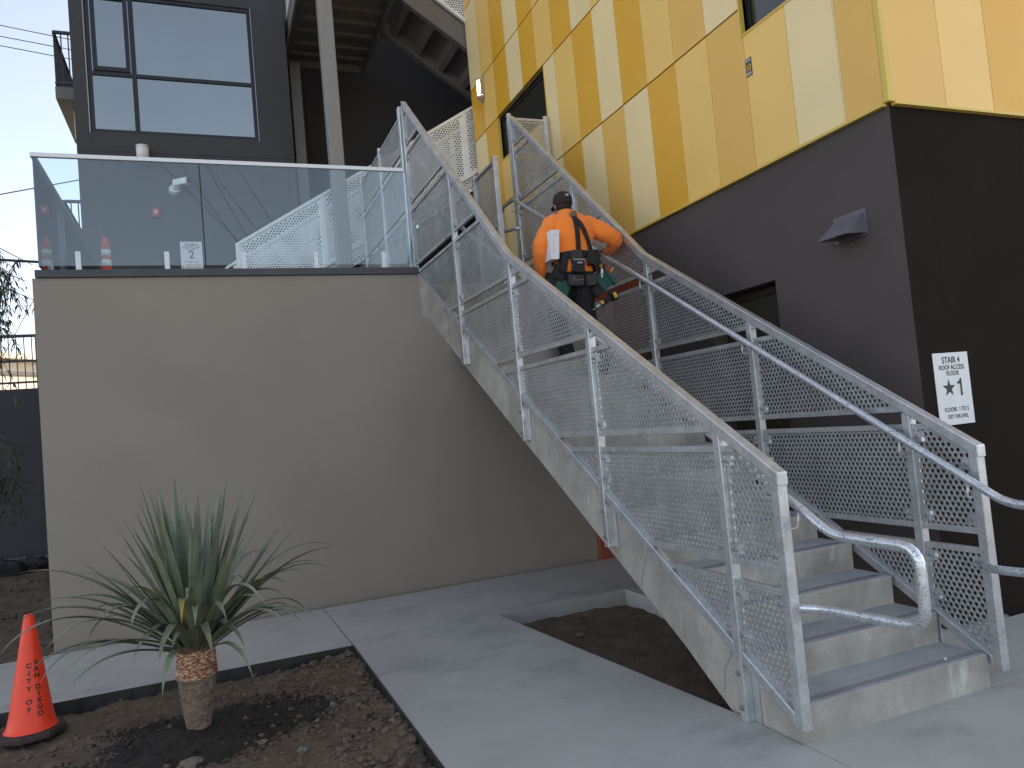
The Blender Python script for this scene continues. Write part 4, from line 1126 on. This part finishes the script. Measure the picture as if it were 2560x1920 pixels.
# ================================================================== PALM
f = thing('young_palm', 'young sword leaved palm with a wrapped fibrous trunk planted in the soil bed', 'palm', (PX, PY, -.05))
tr = MB(); rings_ = []
H = .50; zb_ = -.06
for i in range(56):
    t = i/55; z = zb_+t*H
    r = .062+.040*min(1, t/.55)+(.006 if t > .62 else 0)-(.020*max(0, (t-.93)/.07))
    r += (.004 if i % 2 else -.003)*(1.5 if t > .66 else .8)
    ring = []
    for k in range(36):
        a = 2*PI*k/36; rr = r*(1+.10*noise.noise(Vector((math.cos(a)*2, math.sin(a)*2, z*9))))+(.005*math.sin(a*9+i*PI) if t > .66 else .0015*math.sin(a*23+i))
        ring.append((PX-.012*(1-t)+rr*math.cos(a), PY+rr*math.sin(a), z))
    rings_.append(ring)
tr.rings(rings_)
for i, fc in enumerate(tr.f):
    zc = sum(tr.v[j][2] for j in fc)/len(fc)
    tr.m[i] = 1 if zc > zb_+H*.66 else 0
tr.build('trunk', [TRUNKM, TRUNKR], f)
lv = MB()
top = Vector((PX, PY, zb_+H-.01))
def blade(az, el, L_, droop, w, mi, twist=0., kink=None):
    p = top+Vector((math.cos(az)*.05, math.sin(az)*.05, random.uniform(-.04, .03)))
    N = 16; pts = []; e = el; a_ = az
    for i in range(N+1):
        t = i/N
        d = Vector((math.cos(a_)*math.cos(e), math.sin(a_)*math.cos(e), math.sin(e)))
        pts.append((p.copy(), d.copy(), t))
        p = p+d*(L_/N)
        e -= droop*(t**1.6)*3.2/N*(1 if kink is None else 1)
        if kink and abs(t-kink) < .04: e -= .9
        a_ += twist/N
    vs = []; fs = []
    for (q, d, t) in pts:
        side = d.cross(Vector((0, 0, 1)))
        if side.length < .15: side = Vector((-math.sin(az), math.cos(az), 0))
        side.normalize(); up = side.cross(d).normalized()
        wd = w*1.10*(.75+.55*math.sin(min(1, t*1.6)*PI*.5))*(1-max(0, (t-.35)/.65)**1.7)+.0006
        vs += [q-side*wd*.5+up*wd*.16, q-up*wd*.06, q+side*wd*.5+up*wd*.16]
    for i in range(N):
        a = i*3; fs += [(a, a+3, a+4, a+1), (a+1, a+4, a+5, a+2)]
    lv.add(vs, fs, mi, True)
rnd = random.Random(11)
for i in range(38):          # upright core
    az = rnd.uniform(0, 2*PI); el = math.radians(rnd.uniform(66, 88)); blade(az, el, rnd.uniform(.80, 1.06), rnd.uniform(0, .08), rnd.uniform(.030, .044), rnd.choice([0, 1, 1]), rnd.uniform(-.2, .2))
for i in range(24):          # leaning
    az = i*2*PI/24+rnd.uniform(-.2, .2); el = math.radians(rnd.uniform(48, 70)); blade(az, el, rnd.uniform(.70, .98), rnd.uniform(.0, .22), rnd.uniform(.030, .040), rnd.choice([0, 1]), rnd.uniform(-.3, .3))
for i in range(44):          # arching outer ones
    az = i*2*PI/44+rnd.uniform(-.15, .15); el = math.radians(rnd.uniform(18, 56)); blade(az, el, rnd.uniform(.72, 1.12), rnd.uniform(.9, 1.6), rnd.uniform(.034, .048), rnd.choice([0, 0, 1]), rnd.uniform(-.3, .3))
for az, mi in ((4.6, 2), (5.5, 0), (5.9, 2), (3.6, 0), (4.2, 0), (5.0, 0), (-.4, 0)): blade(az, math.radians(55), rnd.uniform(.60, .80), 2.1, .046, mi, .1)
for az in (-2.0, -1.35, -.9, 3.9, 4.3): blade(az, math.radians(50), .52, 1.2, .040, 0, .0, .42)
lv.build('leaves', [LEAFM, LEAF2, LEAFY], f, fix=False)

# ================================================================== LEFT BACKGROUND
bw = thing('boundary_wall', 'dark grey boundary wall behind the taupe podium', 'wall', (-4, 15.2, 0))
MB().box(-14, -1.58, 15.2, 15.4, -.3, 2.93).build('wall', CHARW, bw)
MB().box(-14, -1.58, 15.196, 15.199, 1.10, 1.112).build('joint', FRAME, bw)
m = MB(); 
for i in range(60):
    x = -9+i*.125; m.ico((x, 15.12, -.02+random.uniform(-.02, .05)), .11, 2, 0, .3, (1, .5, .9))
m.build('footing', FOOT, bw, fix=False)
rl = thing('wall_railing', 'dark metal picket railing on top of the boundary wall', 'railing', (-4, 15.3, 2.93))
m = MB(); m.beam((-14, 15.3, 3.86), (-1.58, 15.3, 3.86), .05, .05).beam((-14, 15.3, 3.42), (-1.58, 15.3, 3.42), .03, .035).beam((-14, 15.3, 3.05), (-1.58, 15.3, 3.05), .03, .035)
m.build('rail', DARKR, rl)
x = -13.9; m = MB()
while x < -1.6: m.beam((x, 15.3, 2.93), (x, 15.3, 3.85), .014, .014); x += .115
m.build('pickets', DARKR, rl)
for x in (-2.66, -4.2, -5.8, -7.4): MB().box(x-.03, x+.03, 15.27, 15.33, 2.93, 3.84).build('post', DARKR, rl)
for i, (x, y, r) in enumerate(((-2.75, 14.5, .20), (-3.15, 14.35, .24), (-2.35, 14.55, .17), (-3.6, 14.5, .22), (-2.05, 14.45, .15))):
    b = MB().ico((x, y, .0), r, 3, 0, .3, (1.2, .9, .7), True)
    tag(b.build('boulder', ROCK, loc=(x, y, 0)), ['dark boulder in the middle of the row below the boundary wall', 'largest dark boulder at the foot of the boundary wall', 'dark boulder right of the middle one below the boundary wall', 'leftmost dark boulder below the boundary wall', 'smallest dark boulder nearest the podium corner'][i], 'rock', 'boulders along the boundary wall')
# sunlit building far off
fb = thing('distant_building', 'sunlit cream building with dark louvre bands beyond the railing', 'building', (-15, 44, 0))
RZ = Matrix.Rotation(math.radians(-60), 3, 'Z')
def rb_(mb, c, s_): mb.cbox(c, s_, 0, RZ)
m = MB(); m.cbox((-14, 42, 3.2), (30, 8, 7.0), 0, Matrix.Rotation(math.radians(52), 3, 'Z')); m.build('wall', FARW, fb)
m = MB()
nrm = Matrix.Rotation(math.radians(52), 3, 'Z')
for z in (3.9, 5.0, 6.1): m.cbox(Vector((-14, 42, z))+nrm @ Vector((0, -4.02, 0)), (29, .1, .18), 0, nrm)
m.build('louvre', FARD, fb)
m = MB().cbox((-14, 42, 6.9), (31, 9, .3), 0, nrm); m.build('roof', FARW, fb)
# white stake at the left edge
o = MB().box(-1.62, -1.585, 6.9, 6.92, -.12, .32).build('marker_stake', PLAST); tag(o, 'white marker stake at the far left edge by the soil', 'stake')

# overhanging tree
tf = thing('feathery_tree', 'tree with thin drooping leaves hanging in from the left', 'tree', (-4.1, 9.6, -.1))
tr = MB()
tr.tube([(-4.1, 9.6, -.2), (-4.05, 9.58, 1.2), (-3.92, 9.55, 2.4), (-3.78, 9.55, 3.6), (-3.65, 9.5, 4.6)], [.10, .085, .065, .045, .02], 10)
limbs = []
rt_ = random.Random(5)
for i in range(30):
    z = 1.7+2.5*rt_.random(); a = rt_.uniform(-.6, .6) if i % 4 else rt_.uniform(0, 6.28)
    p = Vector((-4.1+(z-.2)*.10, 9.55, z)); L_ = rt_.uniform(1.3, 2.3); bow = rt_.uniform(-.1, .6); ww = rt_.uniform(-.35, .35)
    q = [p]
    for k in range(1, 7):
        t = k/6; q.append(p+Vector((math.cos(a+ww*t)*L_*t, math.sin(a+ww*t)*L_*t, bow*math.sin(t*PI*.8)-.35*t*t+rt_.uniform(-.04, .04))))
    tr.tube(q, [.014*(1-k/7)+.002 for k in range(7)], 6); limbs.append(q)
tr.build('trunk', BARK, tf, fix=False)
lf = MB()
for q in limbs:
    for s_ in range(26):
        t = rt_.uniform(.25, 1); i = min(5, int(t*6)); base = q[i].lerp(q[i+1], t*6-i)
        # hanging twig
        tw = [base.copy()]; d = Vector((rt_.uniform(-.5, .6), rt_.uniform(-.5, .5), rt_.uniform(-.5, .1)))
        for k in range(6):
            tw.append(tw[-1]+d*.07); d.z -= .32; d.x += rt_.uniform(-.15, .15)
        if max(q_.x for q_ in tw) > -1.70: continue
        lf.tube(tw, .0028, 4, 0, False)
        for w_ in tw[1:]:
            for r_ in range(3):
                a = rt_.uniform(0, 6.28); L_ = rt_.uniform(.07, .14); pts = [Vector(w_)]
                e = Vector((math.cos(a)*.7, math.sin(a)*.7, -.2))
                for k in range(3): pts.append(pts[-1]+e*(L_/3)); e.z -= .45; e.x *= .85; e.y *= .85
                sd = Vector((-math.sin(a), math.cos(a), 0))*.0075
                vs = []
                for k, pt in enumerate(pts): vs += [pt-sd*(1 if k in (1, 2) else .4), pt+sd*(1 if k in (1, 2) else .4)]
                lf.add(vs, [(0, 1, 3, 2), (2, 3, 5, 4), (4, 5, 7, 6)], 0)
lf.build('crown', TREEL, tf, fix=False)

# wires in the sky
def wire(name, label, a, b, r, sag=.0):
    a = Vector(a); b = Vector(b); pts = []
    for i in range(17):
        t = i/16; p = a.lerp(b, t); p.z -= sag*4*t*(1-t); pts.append(p)
    o = MB().tube(pts, r, 6).build('overhead_cable', WIREM, fix=False); tag(o, label, 'cable', 'overhead cables at the left')
def wl(lab, p, q, r, sag=0., e0=2., e1=2.5):
    p = Vector(p); q = Vector(q); d = (q-p).normalized()
    wire('w', lab, p-d*e0*4, q+d*e1, r, sag)
wl('topmost of the three thin sky cables at the left', (-4.81, 25, 14.38), (-3.0, 25, 14.14), .012)
wl('middle one of the three thin sky cables at the left', (-4.82, 25, 14.05), (-3.01, 25, 13.83), .012)
wl('lowest of the three thin sky cables at the left', (-4.83, 25, 13.77), (-3.03, 25, 13.54), .012)
wl('sagging cable rising to the right behind the glass guard corner', (-5.04, 25, 9.38), (-3.02, 25, 9.88), .016)
wl('thick cable just above the top of the taupe wall', (-5.13, 25, 7.49), (-4.16, 25, 7.42), .04)
wl('slanting guy wire above the picket railing', (-4.78, 25, 5.53), (-4.39, 25, 6.28), .010, 0, .6, .4)

for lab, p, q in (('first', (-.78, -8, 9.96), (.26, -8, 8.77)), ('second', (-.23, -8, 9.96), (1.2, -8, 7.6)), ('third', (.49, -8, 9.85), (1.5, -8, 7.74)), ('fourth', (.52, -8, 9.9), (1.73, -8, 8.06)), ('last', (1.27, -8, 9.99), (1.8, -8, 9.02))):
    p = Vector(p); q = Vector(q); d = (q-p).normalized()
    wire('w', lab+' from the left of the slanting cables mirrored in the glass guard', p-d*1.2, q+d*1.6, .007)

# ================================================================== SKY, SUN, CAMERA
SUN_EL, SUN_AZ = math.radians(35), math.radians(74)       # azimuth from +Y towards +X
wd = bpy.data.worlds.new('World'); S.world = wd; wd.use_nodes = True
nt = wd.node_tree; bg = nt.nodes['Background']; sk = nt.nodes.new('ShaderNodeTexSky'); sk.sky_type = 'NISHITA'
sk.sun_disc = False; sk.sun_elevation = SUN_EL; sk.sun_rotation = SUN_AZ; sk.air_density = 1.0; sk.dust_density = .4; sk.ozone_density = 1.0
hs = nt.nodes.new('ShaderNodeHueSaturation'); hs.inputs['Saturation'].default_value = .52
nt.links.new(sk.outputs[0], hs.inputs['Color']); nt.links.new(hs.outputs[0], bg.inputs[0]); bg.inputs[1].default_value = .13
sun = bpy.data.lights.new('sun', 'SUN'); sun.energy = 3.2; sun.angle = math.radians(.5); sun.color = (1, .94, .84)
so = bpy.data.objects.new('sun', sun); C.objects.link(so); so.location = (20, 20, 30)
sd = Vector((math.sin(SUN_AZ)*math.cos(SUN_EL), math.cos(SUN_AZ)*math.cos(SUN_EL), math.sin(SUN_EL)))
so.rotation_euler = (-sd).to_track_quat('-Z', 'Y').to_euler()
cam = bpy.data.cameras.new('camera'); cam.sensor_width = 36; cam.lens = 26.67; cam.clip_end = 2000; cam.clip_start = .05
co = bpy.data.objects.new('camera', cam); C.objects.link(co); S.camera = co
r_ = Vector((0.9247717277272743, -0.3697109805591388, -0.09006132605237574)); u_ = Vector((0.06482165753577038, -0.08016057614512209, 0.9946720237075121)); f_ = Vector((0.37496053700439935, 0.9256824903205646, 0.05016495592831992))
co.matrix_world = Matrix(((r_.x, u_.x, -f_.x, 0), (r_.y, u_.y, -f_.y, 0), (r_.z, u_.z, -f_.z, 1.6), (0, 0, 0, 1)))
S.view_settings.view_transform = 'Standard'; S.view_settings.look = 'None'; S.view_settings.exposure = 1.22; S.view_settings.gamma = 1
S.render.resolution_x = 1024; S.render.resolution_y = 768
try:
    S.cycles.max_bounces = 8; S.cycles.transparent_max_bounces = 16
except Exception: pass
